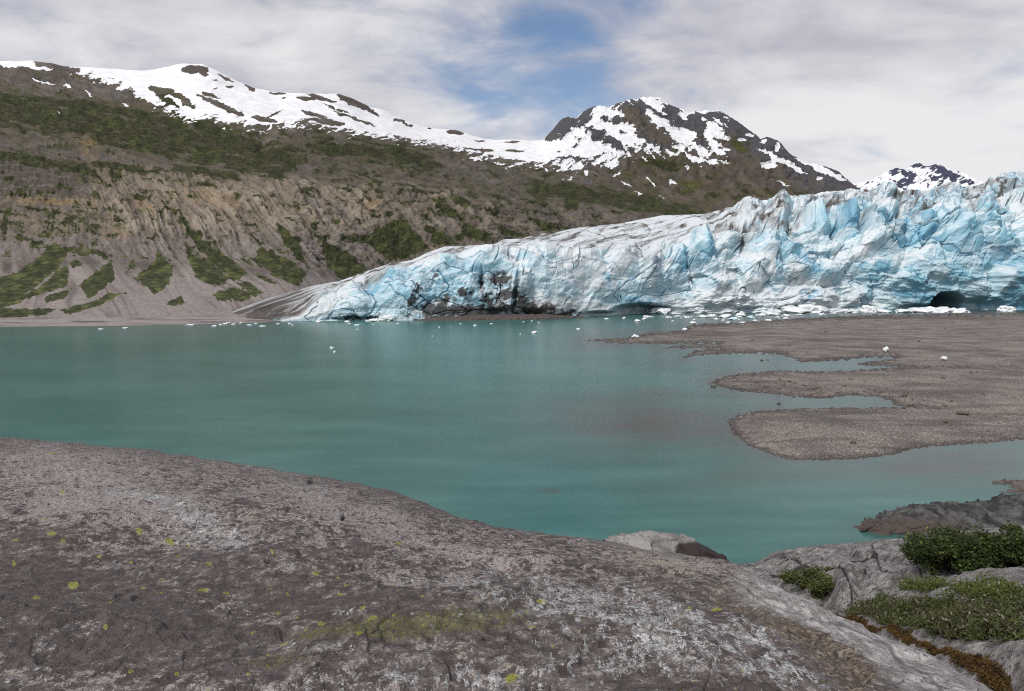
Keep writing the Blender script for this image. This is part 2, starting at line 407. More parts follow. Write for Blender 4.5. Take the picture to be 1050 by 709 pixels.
    polys += [Z9(p) for p in ([(175, 468), (280, 420), (330, 470), (355, 500), (270, 528), (230, 515)], [(330, 425), (400, 465), (428, 483), (365, 490)], [(430, 425), (520, 468), (500, 478), (440, 470)], [(380, 385), (470, 432), (430, 430)],
                               [(520, 430), (600, 462), (545, 468)], [(590, 405), (695, 445), (650, 452)], [(620, 350), (660, 365), (640, 380)], [(700, 355), (745, 360), (740, 405), (705, 390)], [(740, 350), (886, 352), (900, 385), (780, 372)], [(430, 370), (520, 400), (500, 405)])]
    vg = np.full(bx.shape, -1.0)
    for p in polys:
        vg = np.maximum(vg, np.clip(sdf(bx, by, p) / 4.0, -1, 1))
    chute = ridged2(q / 17, by / 160, 2, 60)
    vg = vg - 0.4 * sstep(0.85, 1.25, chute) * m_fan
    for pts, wd in (([(-300, 130), (13, 116), (70, 124), (130, 133), (200, 143), (250, 152), (290, 163)], 15), ([(100, 135), (160, 150), (220, 160), (285, 176)], 10), ([(170, 105), (205, 130), (235, 142)], 9),
                    ([(-300, 170), (13, 161), (60, 170), (96, 181)], 6), ([(98, 170), (130, 174), (162, 179)], 4), ([(20, 105), (70, 108), (140, 118), (190, 130)], 6),
                    ([(330, 152), (400, 158), (440, 170)], 9), ([(290, 160), (300, 166)], 6), ([(545, 192), (640, 206), (720, 224)], 8), ([(180, 175), (240, 182)], 5), ([(0, 100), (60, 125)], 7)):
        vg = np.maximum(vg, np.clip((wd - polyline_d(bx, by, pts)) / wd, -1, 1) * 0.75)
    for e in [(709, 190, 12, 4, 5), (757, 151, 13, 5, 30), (730, 200, 9, 4, 0), (573, 192, 8, 4, 0), (680, 170, 20, 6, 10), (470, 208, 14, 5, 40), (455, 219, 16, 5, 35), (430, 200, 12, 4, 35)]:
        vg = np.maximum(vg, ell(bx, by, *e, 0.9) * 1.5 - 0.95)
    # sparse shrubs between the ribs on the left bluff
    sp = gauss(bx, by, 40, 228, 75, 17) + 0.7 * gauss(bx, by, 400, 195, 90, 16, 12) + 0.5 * gauss(bx, by, 120, 175, 100, 12, 5) + .5 * gauss(bx, by, 520, 205, 70, 14, 12)
    vg = np.maximum(vg, np.where(sp > .12, sp * (0.75 - 0.9 * sstep(-.2, .9, gul)) - 0.12 - .5 * (1 - sstep(.12, .5, sp)), -2.2))
    vn = (1 - m_fan) * .62 * fbm2((bx + 1.0 * by) / 24, (by - .22 * bx) / 5, 5, 64, .6) + m_fan * (.34 * fbm2(q / 5, by / 26, 4, 65, .6) + .22 * fbm2(bx / 4, by / 3, 3, 69))
    scat = .75 * fbm2(bx / 26, by / 12, 4, 67, .6) + .55 * fbm2(q / 5, by / 14, 4, 68, .6)
    vg = np.maximum(vg, np.where((m_bluff > .3) | (m_up > .3), scat - .52 - .5 * sstep(5.0, 5.4, S), -2.2))
    vg = np.where(vg < -.62, -2.2, vg)
    vg = vg + .05 + .24 * m_fan + vn + 0.14 * fbm2(bx / 2.2, by / 1.6, 2, 66)
    vg = np.where(S < 2.04, -1, vg)
    # ---------- rock colour
    tan_ = C3(.168, .137, .102); grey = C3(.122, .107, .103); scree = C3(.205, .180, .172); upper = C3(.078, .066, .058); dark = C3(.072, .070, .077)
    col = np.zeros(bx.shape + (3,)) + upper
    var = fbm2(bx / 30, by / 14, 4, 70)
    col = mixc(col, C3(.125, .105, .092), sstep(-.2, .6, .7 * var + .7 * fbm2((bx + .45 * by) / 26, (by - .4 * bx) / 4, 5, 72, .6)))
    col = mixc(col, C3(.10, .10, .098), 0.8 * sstep(.1, .6, fbm2(bx / 18, by / 3.2, 3, 73)) * m_up)
    bl = mixc(grey + 0 * col, tan_, sstep(-.2, .6, 0.55 * gul + 0.3 * var + .5 * fbm2(q / 5, by / 90, 4, 75, .6) + .35 * gauss(bx, by, 230, 210, 150, 45) - .2))
    bl = mixc(bl, C3(.065, .055, .05), 0.55 * sstep(.15, .75, -gul * .5 + .5 * fbm2(q / 4, by / 70, 4, 74, .6)))
    crg = fbm2(bx / 7, by / 4.5, 5, 87, .65)
    bl = mixc(bl, C3(.075, .064, .058), .6 * sstep(.15, .6, crg)); bl = mixc(bl, C3(.225, .195, .155), .55 * sstep(.2, .7, -crg) * big_rib)
    bl = mixc(bl, C3(.095, .082, .074), .6 * sstep(.1, .5, fbm2(bx / 60, (by - .05 * bx) / 2.6, 4, 88)) * (1 - sstep(215, 240, by)))
    bl = mixc(bl, C3(.27, .235, .185), 0.75 * sstep(.75, 1.25, gul2 + 0.3 * gul) * big_rib)
    lowb = sstep(232, 252, by + 5 * pn2(bx / 25, by / 25, 81)) * (1 - sstep(330, 420, bx))
    bl = mixc(bl, mixc(C3(.105, .092, .088) + 0 * bl, C3(.19, .165, .158), sstep(-.1, .9, ridged2(q / 7, by / 70, 3, 82) * .7 + .2 * var)), .8 * lowb)
    lft = (1 - sstep(70, 110, bx + .5 * (by - 200))) * (1 - sstep(200, 206, by))
    bl = mixc(bl, mixc(C3(.062, .053, .048) + 0 * bl, C3(.12, .105, .098), sstep(-.2, .6, fbm2(bx / 40, by / 2.6, 4, 83))), .85 * lft)
    bl = mixc(bl, C3(.085, .072, .066), 0.65 * sstep(330, 480, bx) * sstep(-.6, .5, var + .1))
    col = mixc(col, bl, sstep(2.85, 3.05, S) * (1 - sstep(4.0, 4.35, S + 0.25 * var)))
    sc_ = mixc(scree + 0 * col, C3(.135, .117, .112), sstep(-.1, .7, fbm2(q / 8, by / 70, 4, 76, .6)))
    sc_ = mixc(sc_, C3(.25, .22, .205), .6 * sstep(.5, 1.0, ridged2(q / 8, by / 80, 2, 78)))
    col = mixc(col, sc_, 1 - sstep(2.75, 3.12, S + 0.18 * gul))
    be = mixc(C3(.25, .225, .215) + 0 * col, C3(.11, .10, .10), sstep(.1, .5, pn2(bx / 60, by / 1.4, 79)))
    col = mixc(col, be, 1 - sstep(1.95, 2.1, S))
    for e in [(88, 145, 12, 7, 25, .8), (150, 214, 12, 5, 0, .6), (60, 208, 50, 3, 3, .7), (380, 215, 7, 8, 20, .7), (95, 165, 6, 18, -25, .5), (120, 243, 12, 6, 0, .5), (212, 205, 30, 10, 10, .35)]:
        col = mixc(col, C3(.245, .165, .075), e[5] * ell(bx, by, *e[:5], .9) * sstep(-.5, .4, fbm2(bx / 6, by / 5, 3, 80)))
    col = mixc(col, C3(.20, .175, .15), .8 * gauss(bx, by, 268, 152, 7, 17, 6) * sstep(-.5, .4, fbm2(bx / 4, by / 4, 3, 84)))
    pk = sstep(550, 575, bx) * sstep(-10, 4, curve(SNOWLINE, bx) - by) * (1 - sstep(722, 745, bx)) + sstep(722, 745, bx) * (1 - sstep(20, 42, by - curve(RIDGE, bx) + 9 * fbm2(bx / 14, by / 14, 3, 85)))
    pk = np.clip(pk, 0, 1) * (1 - 0.8 * ell(bx, by, 661, 131, 30, 9, 35))
    col = mixc(col, dark, pk)
    brown = sstep(600, 660, bx) * (1 - pk) * sstep(4.0, 4.6, S)
    col = mixc(col, mixc(C3(.058, .048, .041) + 0 * col, C3(.105, .086, .070), sstep(-.5, .6, fbm2((bx - .8 * by) / 12, by / 16, 4, 86))), .85 * brown)
    col = mixc(col, C3(.068, .063, .034), .65 * sstep(-1.0, .2, vg + .35 * fbm2(bx / 10, by / 6, 4, 89)) * np.clip(m_up + .5 * m_bluff, 0, 1))
    col = mixc(col, C3(.075, .068, .038), .5 * m_up * sstep(.0, .5, fbm2((bx + by) / 40, (by - .25 * bx) / 9, 5, 91)) * (1 - pk))
    rgb = np.array(col)
    vcol = mixc(C3(.030, .036, .014) + 0 * col, C3(.060, .066, .024), sstep(-.3, .6, fbm2(bx / 12, by / 7, 4, 90)))
    vcol = mixc(vcol, C3(.046, .043, .024), .85 * sstep(-.5, .5, fbm2(bx / 22, by / 11, 3, 92)) * sstep(3.9, 4.3, S))
    vcol = mixc(vcol, C3(.085, .085, .028), gauss(bx, by, 709, 190, 14, 6) + gauss(bx, by, 757, 151, 14, 6, 30))
    vcol = vcol * (1 + .35 * m_fan)[..., None]
    T = NT('mountain_slope')
    n_f = T.noise(0.28, 6, .65); n_m = T.noise(0.06, 5, .6); n_b = T.noise(0.9, 3, .6)
    base = T.mix(1.0, T.attr('rock', 'Color'), T.mix(n_f, (.62, .62, .62), (1.42, 1.40, 1.37)), 'MULTIPLY')
    base = T.mix(T.mr(n_b, .60, .70), base, T.mix(1.0, base, (1.9, 1.85, 1.8), 'MULTIPLY'))
    cr = T.voro(.30); cr2 = T.voro(.11)
    crown = T.m('SUBTRACT', .42, cr)
    vf = T.m('MULTIPLY', T.mr(T.m('ADD', T.m('ADD', T.attr('veg'), T.m('MULTIPLY', T.m('SUBTRACT', n_f, .5), 1.2)), T.m('MULTIPLY', crown, .40)), -.06, .14), .94)
    vc = T.mix(1.0, T.attr('vegcol', 'Color'), T.mix(T.mr(T.m('ADD', cr, T.m('MULTIPLY', cr2, .5)), .2, 1.1), (1.45, 1.45, 1.38), (.52, .54, .54)), 'MULTIPLY')
    c1 = T.mix(vf, base, vc)
    sf = T.mr(T.m('ADD', T.attr('snow'), T.m('MULTIPLY', T.m('SUBTRACT', n_m, .5), .9)), -.03, .05)
    snowc = T.mix(T.mr(n_m, .3, .7), (.66, .67, .69), (.82, .82, .82))
    c2 = T.mix(sf, c1, snowc)
    mat = T.done(c2, .95, .1, T.bump(T.m('ADD', n_f, T.m('MULTIPLY', n_b, .3)), .32, 1.4))
    o = grid_mesh('mountain', P, mat, {'rock': rgb, 'vegcol': vcol, 'snow': sn, 'veg': vg})
    tag(o, 'long brown mountain with snowfields, green gullies and a rocky snow peak', kind='structure')

build_mountain()

def build_far_peak():
    px = np.arange(820, 1150, 1.0)
    sky = [(820, 230), (850, 205), (868, 190), (880, 188), (895, 184), (905, 178), (912, 175), (920, 173), (928, 175), (934, 170), (942, 167.5), (948, 170), (953, 171), (958, 168.5), (965, 170), (972, 174), (977, 176), (982, 176), (990, 180), (1000, 186), (1030, 200), (1150, 250)]
    y = curve(sky, px) + 1.0 * pn2(px / 5, 0 * px, 3) + .5 * pn2(px / 2.1, 0 * px, 4)
    D = 4200.0
    top = at_depth(px, y, D); mid = at_depth(px, 192 + 0.35 * (y - 170), D * .93); bot = at_depth(px, 300 + 0 * px, D * .86); bk = top + C3(0, 500, -350)
    P, sid = loft([bot, mid, top, bk], [12, 90, 10], breaks=(2,))
    bx, by = project(P); S = sid[:, None] + 0 * bx
    d = (8 * ridged2((bx - .6 * by) / 14, by / 13, 4, 7)) * sstep(.9, 1.3, S) * (1 - .7 * sstep(1.8, 2, S))
    P = P + np.stack([0 * d, -d * 3, d * .5], -1)
    sn = .72 + 1.3 * fbm2((bx - by) / 9, (by + .6 * bx) / 4.5, 5, 9, .6)
    for e in [(921, 177, 12, 3.5, 0), (925, 189, 12, 4, -15), (940, 170, 6, 2.5, 0), (960, 176, 14, 4, 40), (975, 181, 16, 4, 30), (956, 184, 8, 3, 20), (930, 180, 5, 2, 0)]:
        sn = sn - 1.5 * ell(bx, by, *e, .7)
    T = NT('far_peak_rock_and_snow')
    n = T.noise(.012, 5, .6)
    sf = T.mr(T.m('ADD', T.attr('snow'), T.m('MULTIPLY', T.m('SUBTRACT', n, .5), 1.2)), -.05, .12)
    mat = T.done(T.mix(sf, (.06, .065, .10), (.76, .765, .78)), .95, .1, T.bump(n, .5, 20))
    tag(grid_mesh('far_mountain', P, mat, {'snow': sn}), 'distant snow streaked mountain peak rising behind the glacier on the right', kind='structure')
build_far_peak()

# ================================================================== GLACIER
G_TOP = [(215, 329), (221, 327.6), (240, 317.5), (257, 311.7), (280, 304), (301, 299), (318, 293.7), (348, 288.4), (369, 281), (399, 270.4), (422, 267), (437, 260), (456, 253), (481, 252), (505, 251), (517, 245.4),
         (535, 245), (552, 240), (565, 239.6), (591, 233.7), (635, 229.5), (679, 221), (722, 220), (748, 212.7), (768, 210), (788, 204), (809, 201), (834, 199.5), (844, 197), (863, 195.5), (874, 194), (902, 195), (922, 198),
         (932, 194), (960, 195), (971, 188), (985, 192), (1002, 192), (1009, 188), (1032, 182), (1037, 181), (1100, 178), (1300, 160), (1500, 160)]
G_CLIFF = [(215, 329.4), (221, 328.5), (260, 322), (300, 313), (340, 304), (380, 291), (420, 280), (450, 271), (500, 262), (540, 262), (580, 266), (620, 263), (660, 263), (700, 258), (740, 242), (780, 238), (820, 236), (860, 233),
           (900, 227), (940, 226), (980, 218), (1037, 214), (1300, 205), (1500, 205)]
G_WATER = [(215, 329.6), (221, 329.6), (260, 330.2), (300, 329.6), (400, 329), (500, 328), (560, 327), (600, 325.3), (650, 323.7), (700, 321.7), (760, 320.6), (800, 320.1), (900, 319.2), (960, 318.7), (1037, 318), (1500, 316)]

FINS = [(766, 213, 16, 26, 26, .2, 15), (800, 215, 24, 12, 30, -.15, 17), (822, 203, 14, 16, 20, .5, 13), (838, 224, 22, 10, 26, .2, 17), (858, 206, 11, 12, 22, 0, 12), (870, 225, 12, 12, 30, .1, 15), (888, 227, 9, 28, 24, .35, 16), (880, 198, 16, 13, 28, .1, 14),
        (905, 197, 20, 18, 26, .6, 14), (918, 232, 12, 10, 18, 0, 11), (935, 201, 16, 20, 22, -.2, 13), (950, 222, 16, 14, 18, .2, 11), (978, 186, 18, 28, 22, .2, 13), (1000, 206, 34, 30, 15, .6, 11), (1030, 181, 24, 30, 22, 0, 13), (1010, 193, 15, 14, 10, 0, 8),
        (905, 247, 48, 30, 36, -.5, 16), (985, 228, 32, 20, 52, .4, 15), (1029, 276, 11, 40, 46, -.1, 18), (788, 248, 34, 12, 46, .1, 13), (720, 242, 26, 12, 40, .1, 11), (697, 258, 13, 9, 40, .08, 12), (668, 270, 15, 9, 30, .1, 11), (745, 243, 14, 14, 22, 0, 9), (810, 258, 24, 28, 26, .5, 11),
        (738, 290, 34, 18, 26, 0, 10), (840, 298, 52, 34, 18, .2, 11), (640, 262, 22, 16, 22, .2, 8), (600, 262, 32, 22, 34, .2, 9), (560, 256, 28, 20, 34, .2, 9), (505, 258, 34, 18, 22, .3, 9), (462, 266, 26, 18, 26, .2, 8), (400, 282, 28, 18, 34, .3, 9), (362, 294, 26, 14, 24, .3, 7),
        (430, 287, 16, 14, 30, -.2, 8), (333, 302, 24, 16, 20, .4, 6), (540, 285, 16, 10, 30, -.3, 8), (580, 290, 18, 14, 24, .2, 7), (620, 286, 16, 14, 20, .1, 7), (484, 284, 12, 9, 26, .1, 7), (850, 270, 18, 12, 18, .2, 8), (920, 285, 40, 26, 14, 1.2, 8), (960, 272, 20, 30, 14, 1.0, 8), (760, 305, 14, 10, 14, 0, 9), (742, 303, 8, 10, 16, .2, 8), (880, 300, 16, 14, 16, 0, 9),
        (775, 228, 14, 16, 14, .3, 9), (745, 222, 18, 18, 14, .3, 8), (715, 228, 20, 16, 10, .2, 6), (690, 268, 8, 8, 20, 0, 6), (955, 250, 14, 14, 18, .3, 8), (1015, 240, 18, 22, 26, .4, 9), (1005, 222, 18, 20, 14, .3, 8)]
def build_glacier():
    px = np.concatenate([np.arange(216, 1055, 0.95), np.arange(1055, 1400, 3.0)])
    W = at_z(px, curve(G_WATER, px), 0.0); Dw = W[:, 1]
    taper = sstep(216, 300, px)
    t_y = curve(G_TOP, px) + sstep(700, 800, px) * (1.6 * pn2(px / 7, 0 * px, 71) + .8 * pn2(px / 3, 0 * px, 72)); c_y = curve(G_CLIFF, px)
    Dc = Dw + 2 + 14 * taper + 10 * sstep(700, 850, px)
    Dt = Dw + curve([(216, 6), (260, 20), (300, 45), (400, 100), (500, 160), (600, 300), (700, 330), (800, 220), (900, 170), (1037, 160), (1500, 190)], px)
    Cl = at_depth(px, c_y, Dc); Tp = at_depth(px, t_y, Dt)
    Dm = Dc + (Dt - Dc) * 0.38; Md = at_depth(px, c_y + (t_y - c_y) * 0.52, Dm)
    U = W + C3(0, -0.5, -4)
    Bk = Tp + np.stack([0 * px, 160 + 0 * px, -14 * taper - 1], -1)
    Bk2 = Bk + np.stack([0 * px, 400 + 0 * px, -40 * taper - 6], -1)
    mid = at_depth(px, curve(G_WATER, px) * .45 + c_y * .55, Dw + 3 * taper + .6)
    P, sid = loft([U, W, mid, Cl, Md, Tp, Bk, Bk2], [4, 80, 80, 75, 75, 14, 4], breaks=(1, 5))
    bx, by = project(P); S = sid[:, None] + 0 * bx
    dep = P[..., 1]; unit = dep / FPX
    arc = np.cumsum(np.concatenate([np.zeros((1, P.shape[1])), np.linalg.norm(np.diff(P, axis=0), axis=-1)]), axis=0) / unit
    # v follows the surface; foreshortened top is compressed a little
    v = np.where(S > 3, 0.35 * arc + 0.65 * np.take_along_axis(arc, np.full((1, P.shape[1]), 164), 0), arc)
    v = -v
    wx = bx + 5 * pn2(bx / 36, v / 30, 1) + 1.6 * pn2(bx / 12, v / 10, 2)
    wy = v + 5 * pn2(bx / 34, v / 30, 3) + 1.5 * pn2(bx / 12, v / 11, 4)
    tap = sstep(225, 330, bx)
    big = sstep(560, 800, bx)                       # blocks grow to the right
    kx = wx + .12 * wy
    h1, e1, id1 = pyramids(kx / 46, wy / 33, 11, .55)
    h2, e2, id2 = pyramids((kx + .2 * wy) / 19, wy / 15, 12, .7)
    h3, e3, id3 = pyramids((kx - .3 * wy) / 8, wy / 6.5, 13, .8)
    h4, e4, id4 = pyramids(bx / 3.6, v / 3.0, 15, .8)
    m_face = sstep(.98, 1.05, S)
    top = sstep(3.0, 3.6, S)
    ser = sstep(2.5, 3.1, S) * sstep(690, 790, bx)             # towers of the broken upper right
    m_top = 1 - 0.80 * top * (1 - sstep(690, 790, bx))         # left top smooth, right top broken
    cren = 1 - 0.45 * sstep(4.6, 5.0, S) * (1 - .6 * sstep(820, 960, bx))
    rubble = np.clip(gauss(bx, by, 790, 309, 90, 8) + gauss(bx, by, 700, 314, 60, 6) + .8 * gauss(bx, by, 580, 314, 50, 9), 0, 1)
    fin = np.full(bx.shape, 0.0); fface = np.zeros(bx.shape)
    fx = bx + 2.2 * pn2(bx / 11, by / 9, 5) + .8 * pn2(bx / 4, by / 4, 6); fy = by + 1.6 * pn2(bx / 10, by / 8, 7) + .6 * pn2(bx / 4, by / 4, 8)
    for (ax, ay, wl, wr, hd, ln, am) in FINS:
        am = am * (.72 if ay < 212 else 1.25)
        dx = fx - ax - ln * (fy - ay)
        u = np.maximum(np.maximum(dx / wr, -dx / wl), np.maximum((fy - ay) / hd, (ay - fy) / 5.0))
        hgt = am * np.maximum(1 - u, 0) ** .85
        isl = hgt > fin
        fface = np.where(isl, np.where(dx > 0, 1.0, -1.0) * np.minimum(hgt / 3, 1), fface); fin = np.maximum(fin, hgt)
    d = fin * 1.15 + (8 + 4 * big + 5 * ser) * (h1 - .1) + (4.6 + 1.4 * big + 3.0 * ser) * (h2 - .1) + (1.0 + .6 * ser + .3 * rubble) * h3 + (.22 + .3 * rubble) * h4
    crev = sstep(.035, .0, e1) * (rnd(id1, 5) > .72) * 2.2 + sstep(.05, .0, e2) * (rnd(id2, 5) > .84) * 1.3
    d = d - crev
    # upright blocks split by clefts
    bw = sstep(520, 640, bx) * sstep(1.35, 1.8, S) * (1 - .6 * sstep(4.3, 5, S))
    f1, f2, cidb, sxb, syb = voro2((bx + .18 * v + 2.0 * pn2(bx / 14, v / 14, 61)) / 17, (v + 2.0 * pn2(bx / 14, v / 14, 62)) / 24, 19)
    d = d + bw * (9.0 * (rnd(cidb, 3) - .5) + 5.0 * (rnd(cidb, 1) - .5) * ((bx + .18 * v) / 17 - sxb)) * (rnd(cidb, 7) > .25)
    f1, f2, cidc, sxc, syc = voro2((bx - .12 * v) / 8.5, v / 11, 23)
    d = d + (.35 + .65 * bw) * 2.0 * (rnd(cidc, 3) - .5) * (rnd(cidc, 7) > .4)
    cl = np.abs(pn2((bx + .22 * v + 3 * pn2(bx / 20, v / 16, 63)) / 19, v / 75, 64))
    d = d - 6.5 * sstep(.045, .0, cl) * sstep(.0, .35, pn2(bx / 30, v / 22, 65)) * sstep(430, 520, bx) * sstep(1.25, 1.6, S)
    d = d + 4.0 * fbm2(bx / 40, v / 26, 3, 30) + .5 * fbm2(bx / 5, v / 4, 3, 31)
    smooth_zone = np.clip(gauss(bx, by, 985, 262, 50, 26) + gauss(bx, by, 905, 262, 30, 12) + .8 * gauss(bx, by, 600, 280, 45, 16), 0, 1)
    d = d * (1 - .5 * smooth_zone)
    d = d * m_top * cren * (0.22 + .78 * tap)
    r0 = int(np.argmin(np.abs(sid - 1.07)))
    d = np.where(S < 1.07, np.clip(d[r0:r0 + 1], -2, 12), d)
    # big horizontal scallops on the lower right face
    lo = gauss(bx, by, 950, 290, 90, 24)
    d = d + lo * 2.4 * ridged2((bx + .6 * by) / 60, (by - .18 * bx) / 11, 3, 33)
    # apron of fallen ice at the foot
    byc = np.where(S < 1.0, curve(G_WATER, bx), by)
    d = d + 17 * sstep(297, 317, byc) * gauss(bx, 0 * bx, 775, 0, 95, 1) * (.7 + .5 * fbm2(bx / 18, byc / 6, 3, 34)) + 5 * gauss(bx, by, 745, 300, 30, 10) * m_face
    # caves and undercuts
    cave = 1.2 * ell(bx, byc, 975, 312, 16, 10, 6, .35) + 0.35 * 0.4 * ell(bx, byc, 1008, 315, 18, 8, 0, .5) + .1 * ell(bx, byc, 945, 318, 22, 5, 0, .5)
    cave2 = ell(bx, byc, 660, 320, 25, 7.0, 0, .5) + .5 * ell(bx, byc, 618, 324, 18, 4, 0, .6)
    notch = ell(bx, byc, 525, 325, 45, 7, 0, .6) * .5 + .45 * ell(bx, byc, 365, 328.5, 28, 3.5, 0, .6)
    slot = .7 * ell(bx, by, 861, 205, 1.5, 9, 5, .9) + .5 * ell(bx, by, 763, 250, 2.5, 12, 8, .9) + .6 * ell(bx, by, 921, 224, 2, 12, 20, .9) + .35 * ell(bx, by, 493, 290, 2, 10, 5, .9) + .35 * ell(bx, by, 529, 300, 2.2, 16, 8, .9) + .6 * ell(bx, by, 886, 214, 1.5, 8, 5, .9)
    P = P.copy()
    nn = normals(P); nn = np.where((nn[..., 1:2] > 0), -nn, nn)
    push = np.stack([0.15 * nn[..., 0], np.minimum(nn[..., 1], -.35), np.maximum(nn[..., 2], .0) * 0.9 * sstep(1.0, 1.15, S)], -1)
    P += push * (d * unit)[..., None]
    P[..., 1] += (62 * cave + 22 * cave2 + 10 * notch + 18 * slot * m_face) * np.clip(unit, .4, .8) / .6
    P[..., 2] = np.where(S < 1.0, np.minimum(P[..., 2], -.2), P[..., 2])
    # ---------- colours
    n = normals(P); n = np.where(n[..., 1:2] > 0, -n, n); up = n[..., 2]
    white = C3(.635, .68, .70); pale = C3(.46, .60, .66); blue = C3(.215, .43, .54); deep = C3(.05, .22, .37); teal = C3(.10, .27, .32)
    bz = 0.24 * sstep(840, 960, bx) * sstep(205, 250, by) + .35 * gauss(bx, by, 395, 300, 35, 18) + .25 * gauss(bx, by, 900, 225, 90, 26) + .14 * lo + .22 * gauss(bx, by, 470, 285, 35, 25) + .3 * gauss(bx, by, 640, 308, 55, 10) + .25 * gauss(bx, by, 730, 265, 40, 14) - .3 * top * (1 - sstep(740, 800, bx)) - .18 * gauss(bx, by, 600, 283, 70, 24) - .25 * gauss(bx, by, 790, 303, 70, 14) - .3 * gauss(bx, by, 905, 262, 25, 10)
    b = .25 + bz + .28 * (rnd(id1, 8) - .5) + (.26 * (rnd(id2, 8) - .5) + .08 * (rnd(id3, 8) - .5)) + .26 * (rnd(cidb, 8) - .5) * bw + .16 * fbm2(bx / 18, v / 12, 4, 44) + .10 * top * (1 - sstep(740, 800, bx)) - .5 * rubble
    b = b + .11 * fface * sstep(.2, .8, np.abs(fface)) * sstep(640, 720, bx)  # sunward fin sides whiter, far sides bluer: light painted into the ice colour
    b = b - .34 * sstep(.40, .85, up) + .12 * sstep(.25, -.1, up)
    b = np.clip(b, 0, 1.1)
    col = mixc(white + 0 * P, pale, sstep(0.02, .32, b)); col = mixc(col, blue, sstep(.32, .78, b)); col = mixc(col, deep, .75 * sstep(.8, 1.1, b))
    # glassy blue veins along part of the fractures
    vein = sstep(.035, .008, e1) * (rnd(id1, 9) > .74) + .8 * sstep(.05, .012, e2) * (rnd(id2, 9) > .86) + .5 * sstep(.05, .01, np.abs(fbm2(bx / 26, v / 22, 3, 45))) * sstep(.15, .5, pn2(bx / 30, v / 24, 46))
    vein = np.clip(vein, 0, 1) * m_face * (1 - .7 * top * (1 - sstep(720, 800, bx)))
    col = mixc(col, C3(.07, .27, .46), .75 * vein)
    for e in [(869, 229, 14, 9, 30), (884, 213, 3, 8, 0), (935, 221, 7, 5, 0), (955, 222, 6, 5, 0), (987, 215, 6, 4, 0), (805, 256, 8, 4, -10), (826, 302, 10, 5, -5), (378, 297, 9, 8, -20), (545, 268, 1.5, 8, 30), (530, 282, 1.3, 7, 10), (660, 310, 24, 6, 6), (988, 244, 4, 10, -25), (848, 260, 5, 4, 0), (830, 274, 22, 6, 20), (940, 303, 30, 5, 10), (625, 285, 6, 7, 0)]:
        col = mixc(col, C3(.11, .34, .50), .75 * ell(bx, by, *e, .6) * sstep(-.5, .3, fbm2(bx / 5, v / 5, 3, 47)))
    col = mixc(col, teal, .28 * np.clip(lo, 0, 1) * sstep(-.4, .5, fbm2((bx + by) / 22, by / 6, 3, 48)) + .3 * gauss(bx, by, 985, 311, 40, 9))
    # brown dust and debris carried by the ice
    crust = sstep(-.05, .42, fbm2(bx / 30, (by + .28 * bx) / 3.4, 5, 55, .6)) * top * .85 + .5 * sstep(.2, .6, fbm2(bx / 12, v / 9, 4, 56)) * sstep(2.6, 3.3, S)
    crust = crust + .8 * sstep(.2, .02, e1) * sstep(2.2, 3.2, S) * (rnd(id1, 12) > .4)
    dirt = .75 * crust * sstep(260, 330, bx)
    mor = 1.7 * gauss(bx, by, 258, 319, 60, 12, -14)
    dirt = np.maximum(dirt, np.clip(mor * 1.5, 0, 1) * (.62 + .62 * sstep(-.45, .1, fbm2((bx + 2.4 * by) / 20, (by + .35 * bx) / 2.6, 4, 57))))
    dirt = np.maximum(dirt, (1 - sstep(260, 345, bx)) * sstep(-.1, .35, fbm2((bx + 2.4 * by) / 24, (by + .38 * bx) / 3.2, 4, 57)))
    rk = np.zeros(bx.shape); rx_ = bx + 5 * fbm2(bx / 7, by / 7, 4, 66, .65); ry_ = by + 4 * fbm2(bx / 7, by / 7, 4, 67, .65)
    for e in [(513, 286, 12, 8, 0), (519, 306, 10, 13, 0), (493, 289, 2.5, 10, 0), (457, 312, 11, 9, -10), (421, 316, 4, 11, 20), (480, 319, 50, 8, 0), (548, 318, 28, 8, 0), (530, 312, 14, 12, 0), (500, 318, 20, 9, 0), (476, 300, 8, 6, 20), (446, 285, 3, 13, 30), (430, 300, 3, 12, 30), (366, 325.5, 26, 3.2, 0),
              (529, 305, 2.5, 18, 5), (440, 318, 9, 8, 0), (580, 322, 16, 4, 0), (500, 310, 5, 14, 20)]:
        rk = np.maximum(rk, ell(rx_, ry_, *e, .3))
    rk = rk * sstep(-.62, -.42, fbm2((bx + .3 * by) / 11, by / 9, 5, 58, .6) + .35 * (rnd(id2, 4) - .5))
    strk = np.clip(gauss(bx, by, 500, 306, 75, 22) * 1.1, 0, 1) * sstep(.1, .55, fbm2((bx + .35 * by) / 3.0, by / 22, 4, 59)) * .7
    for e in [(761, 246, 4, 9, 0, .9), (692, 250, 6, 3, 0, .7), (709, 264, 5, 3, 0, .5), (756, 236, 16, 1.5, 0, .6), (915, 237, 11, 8, 0, .55), (669, 277, 11, 14, 0, .45), (582, 259, 16, 1.5, 10, .7), (648, 263, 12, 3, 0, .5), (648, 242, 24, 1.2, 0, .6), (606, 252, 8, 2, 20, .5), (921, 225, 3, 10, 20, .7), (890, 226, 8, 2, 0, .6), (990, 196, 20, 5, 10, .4), (1020, 205, 20, 2, -10, .5), (550, 314, 18, 8, 0, .5)]:
        strk = np.maximum(strk, e[5] * ell(bx, by, *e[:5], .7) * sstep(-.6, .3, fbm2(bx / 4, v / 6, 3, 60)))
    col = mixc(col, mixc(C3(.17, .152, .14) + 0 * col, C3(.30, .285, .27), sstep(280, 350, bx)), np.clip(.85 * dirt, 0, 1))
    col = mixc(col, C3(.085, .073, .066), np.clip(np.clip(dirt - .45, 0, 1) * 1.8, 0, .95))
    col = mixc(col, C3(.12, .105, .095), np.clip(strk, 0, 1))
    col = mixc(col, C3(.040, .034, .032), np.clip(rk, 0, 1) * .93)
    T = NT('glacier_ice')
